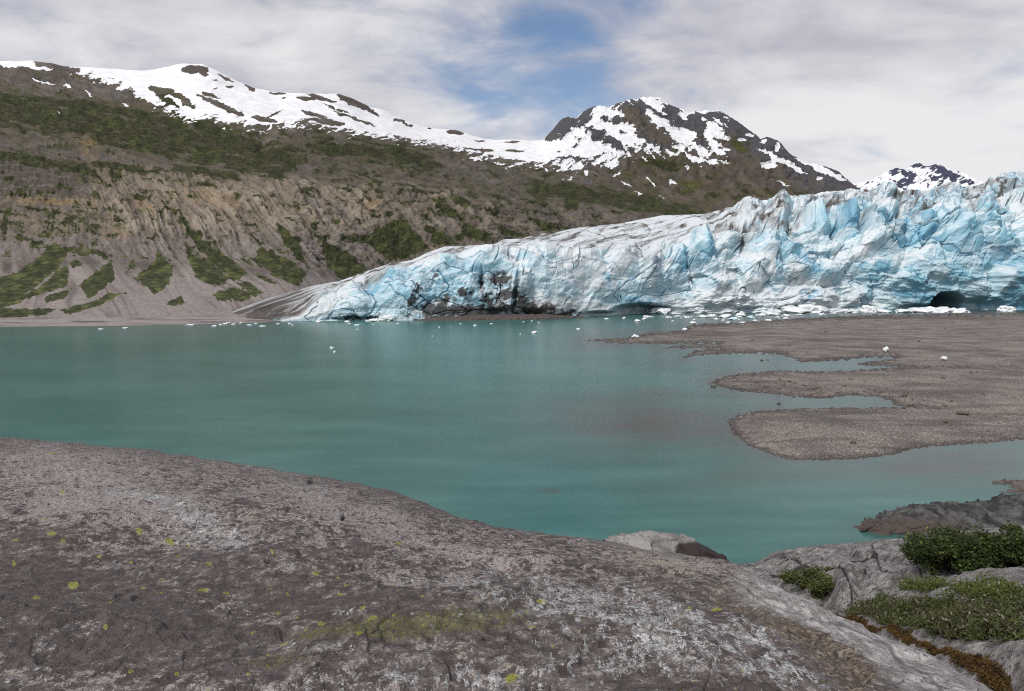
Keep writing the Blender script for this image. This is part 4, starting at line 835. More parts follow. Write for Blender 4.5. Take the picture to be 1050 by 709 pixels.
# ------------------------------------------------------------------ ledge with the plants, right of the bedrock
LEDGE_TOP = [(735, 592), (750, 583), (757, 579), (776, 576), (789, 568), (823, 561), (874, 557), (926, 551), (943, 548.5), (986, 544), (1029, 540), (1060, 537), (1400, 520)]
def build_ledge():
    px = np.concatenate([np.arange(738, 1060, 1.0), np.arange(1060, 1400, 6.0)])
    yt = curve(LEDGE_TOP, px) + .5 * pn2(px / 6, 0 * px, 3); Yt = curve([(738, 17.5), (776, 19.5), (823, 21), (1050, 21), (1400, 22)], px)
    Dl = sil_D(px, yt); Ds = Dl * Yt
    ys = curve(SIL, px); Ym = curve(YS, px); Dm = sil_D(px, ys) * Ym
    Yn = Ym * 1.02 + .05; Dn = Dm * 1.02 + .16
    L = Yt - Yn; nr = 190
    tt = np.linspace(0, 1, 300)[:, None]
    avg = (Ds - Dn) / L
    h00 = 2 * tt ** 3 - 3 * tt ** 2 + 1; h10 = tt ** 3 - 2 * tt ** 2 + tt; h01 = 1 - h00; h11 = tt ** 3 - tt ** 2
    Yv = Yn + tt * L; Dv = h00 * Dn + h10 * (avg * .75) * L + h01 * Ds + h11 * Dl * L
    slope = Dv / Yv
    P = np.zeros((nr, len(px), 3))
    for j in range(len(px)):
        o = np.argsort(slope[:, j]); s = np.linspace(slope[0, j], slope[-1, j], nr)
        yy = np.interp(s, slope[o, j], Yv[o, j]); dd = np.interp(s, slope[o, j], Dv[o, j])
        P[:, j] = np.stack([(px[j] - CX) / FPX * (yy * CT + dd * ST), yy, HC - dd], -1)
    bx, by = project(P)
    X, Y = P[..., 0], P[..., 1]
    w = np.linspace(0, 1, nr)[:, None]
    rockm = gauss(bx, by, 830, 580, 75, 22) + gauss(bx, by, 940, 575, 90, 16)
    rockm = np.clip(rockm, 0, 1)
    f1, f2, cid, sx, sy = voro2(X / 1.1 + .3 * pn2(X, Y, 2), Y / 2.0 + .3 * pn2(X, Y, 3), 4)
    z = .16 * fbm2(X / 1.6, Y / 2.2, 5, 201, .6) + rockm * ((.34 * (rnd(cid, 2) - .5) - .10 * sstep(.12, .0, f2 - f1)) * (1 - sstep(.9, 1, w)))
    z = z + .03 * fbm2(X / .3, Y / .4, 3, 205)
    z = z * (1 - .7 * sstep(.94, 1, w)) * sstep(0, .06, w)
    # boulder with a notch at the left end
    z = z + .25 * ell(bx, by, 812, 583, 14, 5, 10, .8) * (1 - sstep(.9, 1, w)) + .30 * ell(bx, by, 866, 606, 10, 14, 30, .6)
    P[..., 2] += z
    last = P[-1]; back = []
    for dy, dz in ((.4, -.35), (1.2, -1.4), (3, -4), (6, -10)):
        q = last.copy(); q[:, 1] += dy; q[:, 2] += dz; back.append(q)
    front = []
    for ky, dz, dx in ((.55, -3.2, .0), (.8, -.9, .0), (.93, -.25, .0)):
        q = P[0].copy(); q[:, 1] *= ky; q[:, 2] += dz; front.append(q)
    PP = np.concatenate([np.stack(front), P, np.stack(back)])
    pad = lambda a: np.concatenate([np.repeat(a[:1], len(front), 0), a, np.repeat(a[-1:], len(back), 0)])
    crack = sstep(.07, .01, f2 - f1) * rockm
    for pts, wd in (([(894, 560), (905, 573), (902, 582), (915, 588)], 1.4), ([(938, 580), (946, 590), (960, 588)], 1.6), ([(858, 594), (868, 606), (874, 616)], 1.6), ([(866, 572), (880, 569), (900, 565)], 1.3), ([(790, 590), (812, 588), (835, 582)], 1.2)):
        crack = np.maximum(crack, sstep(wd, wd * .4, polyline_d(bx, by, pts)))
    mossy = np.clip(sdf(bx, by, MOSS) / 3, 0, 1); soil = np.clip(sdf(bx, by, HEATH) / 6, 0, 1)
    T = NT('pale_ledge_rock')
    n1 = T.noise(22, 5, .65); n2 = T.noise(4, 5, .6); n0 = T.noise(70, 3, .6)
    ck, mo, so, _ = T.rgba('ledge_mask')
    c = T.mix(T.mr(n2, .35, .65), (.18, .165, .158), (.44, .415, .40)); c = T.mix(T.mr(n1, .53, .62, 0, .8), c, (.075, .066, .062)); c = T.mix(T.mr(n0, .62, .7, 0, .6), c, (.38, .36, .35))
    c = T.mix(T.m('MULTIPLY', ck, .9), c, (.022, .019, .018))
    c = T.mix(so, c, T.mix(n1, (.035, .028, .022), (.09, .07, .055)))
    c = T.mix(mo, c, T.mix(n1, (.050, .028, .010), (.15, .085, .018)))
    mat = T.done(c, .92, .2, T.bump(T.m('ADD', n1, T.m('MULTIPLY', n2, 1.5)), .9, .12))
    M = np.stack([crack, mossy, soil, 0 * crack], -1)
    tag(grid_mesh('rock_ledge', PP, mat, {'ledge_mask': pad(M)}), 'pale cracked rock ledge sloping to the lake at the lower right', kind='structure')
    return P, bx, by
MOSS = [(826, 617), (845, 621), (862, 626), (900, 640), (940, 658), (985, 679), (1030, 699), (1045, 715), (1015, 715), (965, 679), (924, 664), (897, 653), (860, 638), (842, 628)]
HEATH = [(868, 624), (884, 616), (905, 610), (940, 614), (985, 618), (1070, 624), (1080, 700), (1045, 676), (1010, 668), (960, 654), (920, 641), (888, 631), (868, 624)]
LP, LX, LY = build_ledge()

# ------------------------------------------------------------------ rocks standing in front of the lake
def rock_mat(name, dark, light, spot, wet=None):
    T = NT(name)
    n1 = T.noise(7, 5, .65); n2 = T.noise(1.4, 5, .6); n0 = T.noise(30, 4, .6)
    c = T.mix(T.mr(n2, .36, .64), dark, light); c = T.mix(T.mr(n1, .56, .68, 0, .8), c, tuple(x * .35 for x in dark)); c = T.mix(T.mr(n0, .60, .7, 0, .7), c, spot)
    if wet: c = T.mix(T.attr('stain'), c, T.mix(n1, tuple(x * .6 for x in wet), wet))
    return T.done(c, .85, .3, T.bump(T.m('ADD', n1, T.m('MULTIPLY', n2, 2)), .8, .10))

def ridge_rock(name, crest, front, yc, yf, mat, label, cat, px, amp, stain=None, seed=0, base_z=None, step=.55):
    """a rock lofted from its waterline over its crest to the back; crest and front are outlines at their own distances."""
    c = at_depth(px, curve(crest, px), curve(yc, px))
    if front is not None:
        f = at_z(px, curve(front, px), -.15)
    else:
        f = c.copy(); f[:, 1] -= curve(yf, px); f[:, 2] -= 1.6
    mid = f * .45 + c * .55; mid[:, 2] += .22 * (c[:, 2] - f[:, 2]); mid[:, 1] -= .10 * (c[:, 1] - f[:, 1])
    b = c.copy(); b[:, 1] += 2.5; b[:, 2] = (f[:, 2] - .4)
    P, sid = loft([f + C3(0, -.1, -.6), f, mid, c, b], [4, 40, 40, 24])
    bx, by = project(P); S = sid[:, None] + 0 * bx
    nn = normals(P); nn = np.where(nn[..., 1:2] > 0, -nn, nn)
    f1, f2, cid, sx, sy = voro2(P[..., 0] / 1.1 + .4 * pn2(P[..., 0], P[..., 2], 2), (P[..., 2] + .4 * P[..., 1]) / .6, 4 + seed)
    d = amp * (fbm3(P[..., 0] / 1.2, P[..., 1] / 1.2, P[..., 2] / .7, 5, seed, .6) * .5 + .5 * (rnd(cid, 2) - .5) - .4 * sstep(.1, 0, f2 - f1))
    fade = 1 - .6 * sstep(2.6, 3, S) * (1 - sstep(3, 3.4, S))
    P = P + nn * (d * fade)[..., None]
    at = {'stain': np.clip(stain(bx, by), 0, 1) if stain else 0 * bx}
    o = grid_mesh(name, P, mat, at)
    return tag(o, label, cat)

ridge_rock('rock_outcrop', [(882, 544.5), (888, 541), (898, 534), (912, 528.5), (930, 523), (950, 519), (975, 516.5), (1000, 515.5), (1015, 514), (1029, 510), (1050, 507), (1150, 500), (1300, 500)],
           [(882, 545.5), (890, 547), (905, 551), (940, 553), (1050, 552), (1300, 552)], [(882, 38), (910, 39.5), (1050, 41), (1300, 42)], None,
           rock_mat('dark_shore_rock', (.028, .028, .029), (.115, .112, .108), (.22, .21, .20), (.105, .082, .072)), 'dark jagged rock outcrop with a tapered brown tip lying in the shallow water', 'rock', np.arange(882.5, 1300, 1.0), .46,
           lambda x, y: sstep(-6, 6, y - curve([(885, 535), (930, 532), (965, 534), (990, 533)], x)) * (1 - sstep(965, 1000, x)), 5)
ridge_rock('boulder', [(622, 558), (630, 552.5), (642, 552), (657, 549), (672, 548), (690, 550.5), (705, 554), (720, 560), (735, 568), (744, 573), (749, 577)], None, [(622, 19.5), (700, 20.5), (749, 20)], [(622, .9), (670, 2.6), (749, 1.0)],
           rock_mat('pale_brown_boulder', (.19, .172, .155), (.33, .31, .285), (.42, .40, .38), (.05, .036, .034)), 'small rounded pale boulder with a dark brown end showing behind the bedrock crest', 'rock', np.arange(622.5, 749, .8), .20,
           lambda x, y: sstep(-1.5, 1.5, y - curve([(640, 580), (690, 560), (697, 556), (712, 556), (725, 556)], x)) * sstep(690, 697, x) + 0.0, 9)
ridge_rock('boulder', [(1017, 497), (1020, 493), (1026, 489), (1033, 487.5), (1050, 486), (1090, 488), (1120, 500)], [(1017, 497.8), (1030, 498.5), (1120, 503)], [(1017, 51.5), (1120, 52)], None,
           rock_mat('brown_shore_boulder', (.07, .055, .05), (.15, .12, .11), (.2, .18, .17)), 'low brown boulder in the shallows at the right edge, farther of the pair', 'rock', np.arange(1017.4, 1120, .8), .3, None, 12)
ridge_rock('boulder', [(1021, 506), (1026, 502), (1034, 497.5), (1050, 495), (1090, 497), (1120, 508)], [(1021, 507), (1040, 508), (1120, 512)], [(1021, 47.5), (1120, 48.5)], None,
           bpy.data.materials['brown_shore_boulder'], 'reddish brown boulder at the right edge next to the dark outcrop, nearer of the pair', 'rock', np.arange(1021.4, 1120, .8), .3, None, 14)

# ================================================================== PLANTS
def leaf_mat(name):
    T = NT(name)
    c = T.mix(1.0, T.attr('leaf', 'Color'), T.mix(T.noise(40, 2), (.75, .75, .75), (1.25, 1.25, 1.2)), 'MULTIPLY')
    return T.done(c, .6, .25)
LEAF = leaf_mat('shrub_leaves'); HEATHM = leaf_mat('heath_leaves'); MOSSM = leaf_mat('moss_cushions')
def bark():
    T = NT('shrub_bark'); return T.done(T.mix(T.noise(30, 4), (.035, .025, .02), (.10, .08, .065)), .9, .1)
BARK = bark()

def leaves(C, size, up=.4, aspect=.55):
    """rhombic leaves around centres C -> verts (n*4,3)."""
    n = len(C)
    a = rng.normal(size=(n, 3)); a[:, 2] = np.abs(a[:, 2]) * up + .1; a /= np.linalg.norm(a, axis=1, keepdims=True)
    b = np.cross(a, rng.normal(size=(n, 3))); b /= np.linalg.norm(b, axis=1, keepdims=True)
    s = (size * rng.uniform(.6, 1.3, n))[:, None]; nrm = np.cross(a, b)
    V = np.stack([C, C + a * s * .5 + b * s * aspect * .5 + nrm * s * .08, C + a * s, C + a * s * .5 - b * s * aspect * .5 + nrm * s * .08], 1)
    return V.reshape(-1, 3), np.arange(n * 4).reshape(n, 4)

def tubes(segs):
    V = []; F = []; base = 0
    for p0, p1, r0, r1 in segs:
        d = (p1 - p0); d = d / (np.linalg.norm(d) + 1e-9); u = np.cross(d, C3(.3, .5, .8)); u /= np.linalg.norm(u); w = np.cross(d, u)
        for p, r in ((p0, r0), (p1, r1)):
            for k in range(6):
                a = k * math.pi / 3; V.append(p + r * (math.cos(a) * u + math.sin(a) * w))
        for k in range(6): F.append([base + k, base + (k + 1) % 6, base + 6 + (k + 1) % 6, base + 6 + k])
        base += 12
    return np.array(V), np.array(F)

def ledge_point(px, py):
    k = np.argmin((LX - px) ** 2 + (LY - py) ** 2); return LP.reshape(-1, 3)[k]

def shrub(lobes, n, size, cols, label, name='shrub'):
    """lobes: (px, py_base, half width px, height px) on the ledge; foliage is a cloud of real leaves on branching stems."""
    bases = [ledge_point(l[0], l[1]) for l in lobes]
    root = bpy.data.objects.new(name, None); COL.objects.link(root); o0 = bases[0]; root.location = tuple(o0)
    tag(root, label, 'shrub')
    allC = []; allK = []
    tot = sum(l[2] * l[3] for l in lobes)
    for l, b in zip(lobes, bases):
        u = b[1] / FPX; rw = l[2] * u; hh = l[3] * u / .93
        ncl = max(14, int(l[2] * 1.3)); m = int(n * l[2] * l[3] / tot)
        cl = []
        while len(cl) < ncl:
            q = rng.uniform(-1, 1, 3)
            if q @ q > 1 or q @ q < .12: continue
            cl.append(C3(q[0] * rw * (1 + .15 * rng.normal()), q[1] * rw * .8, (q[2] * .5 + .5) * hh * (1 + .12 * rng.normal())) + b - o0)
        cl = np.array(cl); idx = rng.integers(0, ncl, m); r = rw * .22
        C = cl[idx] + rng.normal(size=(m, 3)) * np.array([r, r, r * .7]) * .75
        C[:, 2] = np.maximum(C[:, 2], (b - o0)[2] - .05)
        allC.append(C); segs = []
        tone = rng.uniform(0, 1, ncl)
        allK.append(np.clip(tone[idx] * .6 + rng.uniform(0, .5, m), 0, 1))
        for c in cl:
            st = (b - o0) + C3(*(rng.normal(size=2) * rw * .18), -.05); md = (st + c) / 2 + C3(*(rng.normal(size=2) * .05), .05)
            segs += [(st, md, .014, .009), (md, c, .009, .004)]
        sv_, sf_ = tubes(segs); mesh_from('branch', sv_, sf_, BARK, None, True, root)
    C = np.concatenate(allC); K = np.concatenate(allK)
    V, F = leaves(C, size)
    lc = mixc(C3(*cols[0]) + np.zeros((len(K), 3)), C3(*cols[1]), K); yl = rng.uniform(size=len(K)) < .07
    lc[yl] = C3(*cols[2])
    mesh_from('foliage', V, F, LEAF, {'leaf': np.repeat(lc, 4, 0)}, smooth=False, parent=root)

shrub([(968, 582, 34, 34), (1000, 584, 30, 36), (945, 576, 17, 26), (1030, 578, 24, 32), (1062, 580, 26, 30)], 26000, .052, ((.016, .026, .007), (.042, .062, .014), (.12, .14, .03)), 'large dark green leafy shrub growing on the pale rock ledge')
shrub([(826, 606, 20, 18), (845, 610, 17, 18), (812, 601, 12, 10), (852, 588, 8, 5)], 9000, .042, ((.03, .042, .012), (.085, .10, .03), (.16, .16, .05)), 'small light green shrub in the rock hollow beside the bedrock edge')

def scatter(mask_fn, n):
    """random points on the ledge where mask_fn(px, py) > 0."""
    m = mask_fn(LX, LY); keep = np.argwhere((m > 0) & (np.arange(LX.shape[0])[:, None] < LX.shape[0] - 2) & (np.arange(LX.shape[1])[None] < LX.shape[1] - 2))
    w = np.linalg.norm(LP[keep[:, 0] + 1, keep[:, 1]] - LP[keep[:, 0], keep[:, 1]], axis=1) ** .6
    k = keep[rng.choice(len(keep), n, p=w / w.sum())]
    a, b = rng.uniform(size=(2, n, 1)); i, j = k[:, 0], k[:, 1]
    p = LP[i, j] * (1 - a) * (1 - b) + LP[i + 1, j] * a * (1 - b) + LP[i, j + 1] * (1 - a) * b + LP[i + 1, j + 1] * a * b
    return p, LX[i, j], LY[i, j]

def ground_cover():
    def mk(x, y): return np.maximum(sdf(x, y, HEATH) + 5 * fbm2(x / 10, y / 6, 3, 301), np.maximum(9 * ell(x, y, 947, 599, 25, 4.5, 4, .5) - 4, 9 * ell(x, y, 1015, 612, 36, 7, 8, .5) - 4)) - 1.0
    p, x, y = scatter(mk, 9000)
    per = 6; C = np.repeat(p, per, 0) + rng.normal(size=(len(p) * per, 3)) * np.array([.05, .05, .0]); X = np.repeat(x, per); Yy = np.repeat(y, per)
    hgt = rng.uniform(0, .085, len(C)) * np.clip(1 + 1.3 * fbm2(X / 7, Yy / 4, 3, 305), .25, 2.2); C[:, 2] += np.maximum(hgt, 0)
    V, F = leaves(C, .038, up=1.2, aspect=.45)
    g = mixc(C3(.018, .030, .008) + np.zeros((len(C), 3)), C3(.080, .102, .026), rng.uniform(size=len(C)))
    br = sstep(-.25, .4, fbm2(X / 14, Yy / 8, 3, 307) + .35 * gauss(X, Yy, 885, 612, 22, 10) + .25 * gauss(X, Yy, 1000, 650, 40, 16))
    g = mixc(g, C3(.10, .07, .052), .6 * br * rng.uniform(.3, 1, len(C)))
    lg = np.clip(ell(X, Yy, 947, 599, 25, 6, 4, .6) + ell(X, Yy, 1015, 611, 38, 8, 8, .6), 0, 1)
    g = mixc(g, C3(.085, .11, .025), .8 * lg)
    tips = (rng.uniform(size=len(C)) < .07) & (hgt > .07); g[tips] = C3(.26, .21, .19)
    tag(mesh_from('ground_cover', V, F, HEATHM, {'leaf': np.repeat(g, 4, 0)}, False), 'low green and brown heath plants covering the ledge at lower right', kind='stuff')
    def mm(x, y): return sdf(x, y, MOSS) + 3.5 * fbm2(x / 7, y / 4, 3, 311) - 2.0
    p, x, y = scatter(mm, 11000)
    per = 3; C = np.repeat(p, per, 0) + rng.normal(size=(len(p) * per, 3)) * np.array([.018, .018, .004]); X = np.repeat(x, per); Yy = np.repeat(y, per)
    V, F = leaves(C, .017, up=1.5, aspect=.8)
    g = mixc(C3(.026, .016, .008) + np.zeros((len(C), 3)), C3(.115, .066, .014), np.clip(rng.uniform(size=len(C)) * .7 + .45 * fbm2(X / 9, Yy / 5, 3, 313) + .1, 0, 1))
    tag(mesh_from('moss', V, F, MOSSM, {'leaf': np.repeat(g, 4, 0)}, False), 'orange brown moss strip along the lower edge of the bedrock', kind='stuff')
ground_cover()

# ================================================================== ICE PIECES AND STONES
def lump(seed, sub=3, flat=1.0, amp=.45, freq=1.6, sharp=.5):
    """an irregular closed lump of unit radius, as (verts, tris)."""
    import bmesh
    bm = bmesh.new(); bmesh.ops.create_icosphere(bm, subdivisions=sub, radius=1.0)
    V = np.array([v.co[:] for v in bm.verts]); F = np.array([[v.index for v in f.verts] for f in bm.faces]); bm.free()
    r = np.random.default_rng(seed)
    for _ in range(int(9 * sharp) + 3):                # planes chip flat faces off it
        d = r.normal(size=3); d /= np.linalg.norm(d); h = r.uniform(.55, .85)
        k = np.maximum(V @ d - h, 0); V = V - k[:, None] * d * .92
    V = V * (1 + amp * fbm3(V[:, 0] * freq + seed, V[:, 1] * freq, V[:, 2] * freq, 3, seed))[:, None]
    V[:, 2] *= flat
    return V, F

def ice_mats():
    out = []
    for nm, a, b in (('white_ice', (.66, .70, .72), (.80, .81, .815)), ('blue_ice', (.42, .66, .76), (.74, .82, .85))):
        T = NT(nm); n = T.noise(3, 4); out.append(T.done(T.mix(n, a, b), .4, .4, T.bump(n, .5, .1), ior=1.31))
    return out
ICEW, ICEB = ice_mats()
ICE_PROTO = []
for s in range(7):
    V, F = lump(40 + s, 3, 1.0, .55, 1.7, .7)
    me = None
    ob = mesh_from('ice_chunk', V, F, ICEB if s == 3 else ICEW, None, False)
    ICE_PROTO.append(ob.data); bpy.data.objects.remove(ob)

def ice(px, py, w, h, label, group=None, z=0.0, name='ice_chunk'):
    b = at_z(px, py, z); u = math.hypot(b[0], b[1]) / FPX
    o = bpy.data.objects.new(name, ICE_PROTO[rng.integers(0, len(ICE_PROTO))]); COL.objects.link(o)
    sx = w * u * .56; sz = max(h * u * .62, .1)
    o.scale = (sx, sx * rng.uniform(.7, 1.1), sz); o.location = (b[0], b[1] + sx * .3, z + sz * .25); o.rotation_euler = (0, 0, rng.uniform(-.6, .6))
    return tag(o, label, 'ice chunk' if name == 'ice_chunk' else 'ice block', None, group)

for a in [(678, 322.5, 22, 9, 'large white ice heap at the cliff foot beside the dark undercut'), (652, 346, 8, 3.5, 'white ice chunk floating just above the long left tip of the gravel bar'), (654, 330, 7, 3, 'flat white ice chunk floating between the ice cliff and the gravel bar tip'),
          (702.5, 339, 5, 3.2, 'small white ice lump at the upper left edge of the gravel bar'), (711, 332, 8, 3, 'white ice chunk at the tip of the topmost gravel finger'), (548, 342, 6, 3, 'lone ice chunk on open water below the middle of the glacier'),
          (593, 338.5, 4, 2.4, 'small lone ice chunk right of the bigger one on open water'), (817, 321.5, 30, 9, 'big broken white ice block at the foot of the cliff', ), (835, 320.8, 24, 9.5, 'tall white ice block leaning on the cliff foot'), (866, 321, 13, 4.5, 'low ice block floating left of the blue ice cave'),
          (892, 320.4, 11, 8, 'upright ice block standing at the cliff foot left of the cave'), (907, 320.9, 14, 4.5, 'white floe drifting just left of the cave mouth'), (929, 321, 15, 4.5, 'leftmost floe of the white row below the cave'), (944, 320.8, 20, 5.5, 'second floe from left in the white row below the cave'),
          (963, 320.6, 25, 7, 'largest white floe directly below the dark cave'), (984, 320.7, 17, 5.5, 'rightmost floe of the white row below the cave'), (1034, 319.6, 10, 6, 'white ice block at the right end of the glacier front'),
          (909, 359, 6, 3.4, 'white ice chunk stranded on the gravel bar'), (969, 368, 6, 2.6, 'flat ice chunk stranded on the gravel right of the channel'), (396, 329.5, 14, 8, 'white ice block at the cliff foot left of the dark rock debris'), (382, 329.8, 15, 3.5, 'flat white ice shelf piece below the left ice cliff'),
          (745, 326, 12, 4.5, 'white ice block at the cliff foot above the gravel point'), (760, 325, 12, 6, 'ice block just right of the one above the gravel point'), (790.5, 323.5, 16, 4.5, 'long low ice block left of the big broken ones'), (722, 325.6, 12, 3, 'flat ice piece right of the large white heap'),
          (340, 357.5, 3.4, 2.2, 'upper of two small ice bits on open water at left'), (343, 361.5, 2.6, 1.8, 'lower of two small ice bits on open water at left'), (487, 334.5, 4, 2, 'small ice bit in front of the dark debris cliff')]:
    h0 = at_z(a[0], a[1], 0.0)
    onbar = a[1] > 355 and a[0] > 880
    ice(a[0], a[1], a[2], a[3], a[4], z=.55 if onbar else 0.0, name='ice_block' if a[2] > 12 and a[3] > 6 else 'ice_chunk')
for x, y, w, h in [(219, 335, 5, 1.6), (233, 332.6, 6, 2.2), (239, 333.3, 4, 1.6), (255, 334, 5, 1.4), (269, 335, 6, 1.4), (326, 330.8, 6, 2.2), (356, 330.4, 5, 2), (366, 334, 6, 1.4), (128, 337, 5, 1.3), (103, 338, 4, 1.2), (195, 334, 8, 1.6), (247, 332, 3, 1.4), (226, 333.5, 3, 1.4), (285, 332.5, 3, 1.2), (300, 334, 3, 1.2), (262, 332.5, 3, 1.3)]:
    ice(x, y, w, h, 'small white ice piece floating near the left shore and moraine', 'ice pieces along the left shore')
for x, y, w, h in [(769.5, 326.6, 9, 2.8), (752, 328.3, 11, 3), (746.6, 331.6, 5, 2), (762, 331.4, 6, 1.6), (788.5, 329, 6, 2), (660.5, 327.8, 5, 2), (807, 324.6, 8, 3), (820, 323.6, 5, 2), (806, 327, 4, 2), (877, 321, 8, 3), (735, 328, 6, 2), (775, 329.5, 5, 1.8), (695, 325.4, 7, 2.2), (705, 326, 5, 2), (712, 328.5, 3, 1.6), (780, 324.6, 8, 3), (843, 323, 5, 2), (855, 322.4, 5, 2.4), (731, 324.6, 8, 3), (664, 325.8, 8, 2.6), (686, 326, 6, 2), (742, 329, 3, 1.6), (798, 326, 4, 1.8), (640, 326.8, 5, 1.8), (622, 327.4, 4, 1.5), (690, 330, 3, 1.5)]:
    ice(x, y, w, h, 'small brash ice piece floating between the cliff foot and the gravel bar', 'brash ice below the cliff')
for k in range(18):
    x = rng.uniform(290, 720); y = curve(G_WATER, x) + 2.5 + rng.exponential(3.2)
    if bar_sd(np.array([x]), np.array([y]))[0] > -6: continue
    ice(x, y, rng.uniform(1.4, 2.8), rng.uniform(.9, 1.5), 'tiny ice fragment drifting on the lake in front of the glacier', 'tiny ice fragments')

# ---- stones on the gravel bars
def stone_mat():
    T = NT('cobble_stone'); n = T.noise(8, 4)
    oi = T.n('ShaderNodeObjectInfo').outputs['Random']
    c = T.mix(oi, (.085, .062, .048), (.20, .165, .14)); c = T.mix(1.0, c, T.mix(n, (.6, .6, .6), (1.4, 1.4, 1.4)), 'MULTIPLY')
    return T.done(c, .85, .25, T.bump(n, .5, .05))
STM = stone_mat(); STONE = []
for s in range(5):
    V, F = lump(90 + s, 2, .7, .35, 1.4, .6); ob = mesh_from('stone', V, F, STM, None, True); STONE.append(ob.data); bpy.data.objects.remove(ob)
def stone(px, py, w, label, group=None, z=None):
    b = at_z(px, py, 0.0); u = math.hypot(b[0], b[1]) / FPX
    if z is None:
        h, sd = bar_height(np.array([[px]], float), np.array([[py]], float), b.reshape(1, 1, 3)); z = float(h[0, 0])
    o = bpy.data.objects.new('stone', STONE[rng.integers(0, 5)]); COL.objects.link(o); r = w * u * .5
    o.scale = (r, r * rng.uniform(.7, 1.1), r * rng.uniform(.7, 1.0)); o.location = (b[0], b[1], z + r * .25); o.rotation_euler = (0, 0, rng.uniform(0, 6))
    return tag(o, label, 'stone', None, group)
stone(731, 397, 6, 'larger brown stone in the water off the tip of the middle gravel bar', z=-.05)
stone(727.5, 393.5, 3, 'smaller brown stone beside the larger one off the middle bar tip', z=-.03)
stone(718, 397, 2.5, 'leftmost small stone in the shallows off the middle gravel bar', z=-.03)
stone(798.5, 414.5, 4.5, 'dark flat stone lying alone in the channel between the two lower bars', z=-.02)
stone(781, 370, 4, 'dark stone in the water channel under the upper bar, left one', z=-.02)
stone(787, 369.5, 3, 'dark stone in the water channel under the upper bar, right one', z=-.02)
stone(875, 457.5, 6, 'dark flat stone on the nearest gravel bar above its lower shore')
stone(987, 427, 10, 'long dark stone on the gravel near the right edge')
for k in range(130):
    t = rng.uniform()
    if t < .55:
        x = rng.uniform(736, 930); y = curve([(736, 393), (790, 398), (850, 402), (930, 408)], x) + rng.normal() * 3.2 - (rng.uniform() < .35) * rng.uniform(6, 16)
    elif t < .8: x = rng.uniform(900, 1040); y = rng.uniform(378, 440)
    else: x = rng.uniform(700, 1040); y = rng.uniform(330, 366)
    if bar_sd(np.array([x]), np.array([y]))[0] < 1: continue
    near = (y - 300) / 100
    stone(x, y, rng.uniform(1.5, 4.4) * (.5 + .6 * near), 'brown cobble lying on the gravel bars', 'cobbles on the gravel bars')

def pebbles():
    """the countless small stones of the bars in one object."""
    n = 15000
    V0, F0 = lump(5, 1, .65, .3, 1.2, .5)
    xs = rng.uniform(600, 1060, n * 3); ys = 322 + 150 * rng.uniform(0, 1, n * 3) ** 1.25
    sd = bar_sd(xs, ys); k = np.flatnonzero((sd > .5) & (rng.uniform(size=n * 3) < .25 + .75 * sstep(-.1, .4, fbm2(xs / 50, ys / 7, 3, 401)) + .5 * sstep(9, 1, sd)))[:n]
    xs, ys = xs[k], ys[k]; P = at_z(xs, ys, 0.0)
    h, _ = bar_height(xs[None], ys[None], P[None]); P = P.copy(); P[:, 2] = h[0]
    u = np.hypot(P[:, 0], P[:, 1]) / FPX; r = u * np.minimum(rng.lognormal(-.75, .50, len(xs)), 2.2) * .50 * (.55 + .45 * np.clip((ys - 320) / 100, 0, 1))
    a = rng.uniform(0, 6.28, len(xs)); ca, sa = np.cos(a), np.sin(a)
    L = V0[None] * r[:, None, None]
    V = np.stack([L[..., 0] * ca[:, None] - L[..., 1] * sa[:, None], L[..., 0] * sa[:, None] + L[..., 1] * ca[:, None], L[..., 2] + r[:, None] * .2], -1) + P[:, None]
    F = (F0[None] + (np.arange(len(xs)) * len(V0))[:, None, None]).reshape(-1, 3)
    t = rng.uniform(size=len(xs)); c = mixc(C3(.06, .048, .040) + np.zeros((len(xs), 3)), C3(.19, .155, .135), t); c[rng.uniform(size=len(xs)) < .10] = C3(.34, .31, .29)
    T = NT('pebbles'); m = T.done(T.attr('leaf', 'Color'), .9, .2)
    tag(mesh_from('pebbles', V.reshape(-1, 3), F, m, {'leaf': np.repeat(c, len(V0), 0)}, True), 'loose brown and grey pebbles strewn over the gravel bars', kind='stuff')
pebbles()
# dark gravel bank under the dirty part of the ice cliff
def bank():
    px = np.arange(415, 600, 1.0); y0 = curve(G_WATER, px) + .9 * sstep(415, 440, px)
    f = at_z(px, y0, -.1); D = f[:, 1]
    top = at_depth(px, y0 - curve([(415, .6), (450, 4), (500, 5.0), (560, 4.5), (599, .6)], px) - .8 * np.abs(pn2(px / 9, 0 * px, 3)), D + 6); bk = top + C3(0, 8, .4)
    P, sid = loft([f + C3(0, -.5, -1), f, top, bk], [3, 14, 4]); bx, by = project(P)
    P = P + np.stack([0 * bx, -.9 * fbm2(bx / 5, by / 2, 3, 5), .25 * fbm2(bx / 4, by / 2, 3, 6)], -1) * sstep(.9, 1.2, sid)[:, None, None]
    T = NT('debris_bank_gravel'); n = T.noise(.8, 5, .65)
    m = T.done(T.mix(n, (.035, .029, .027), (.15, .125, .115)), .9, .2, T.bump(n, .8, .5))
    tag(grid_mesh('debris_bank', P, m), 'dark gravel bank at the foot of the dirty part of the ice cliff', kind='structure')
bank()

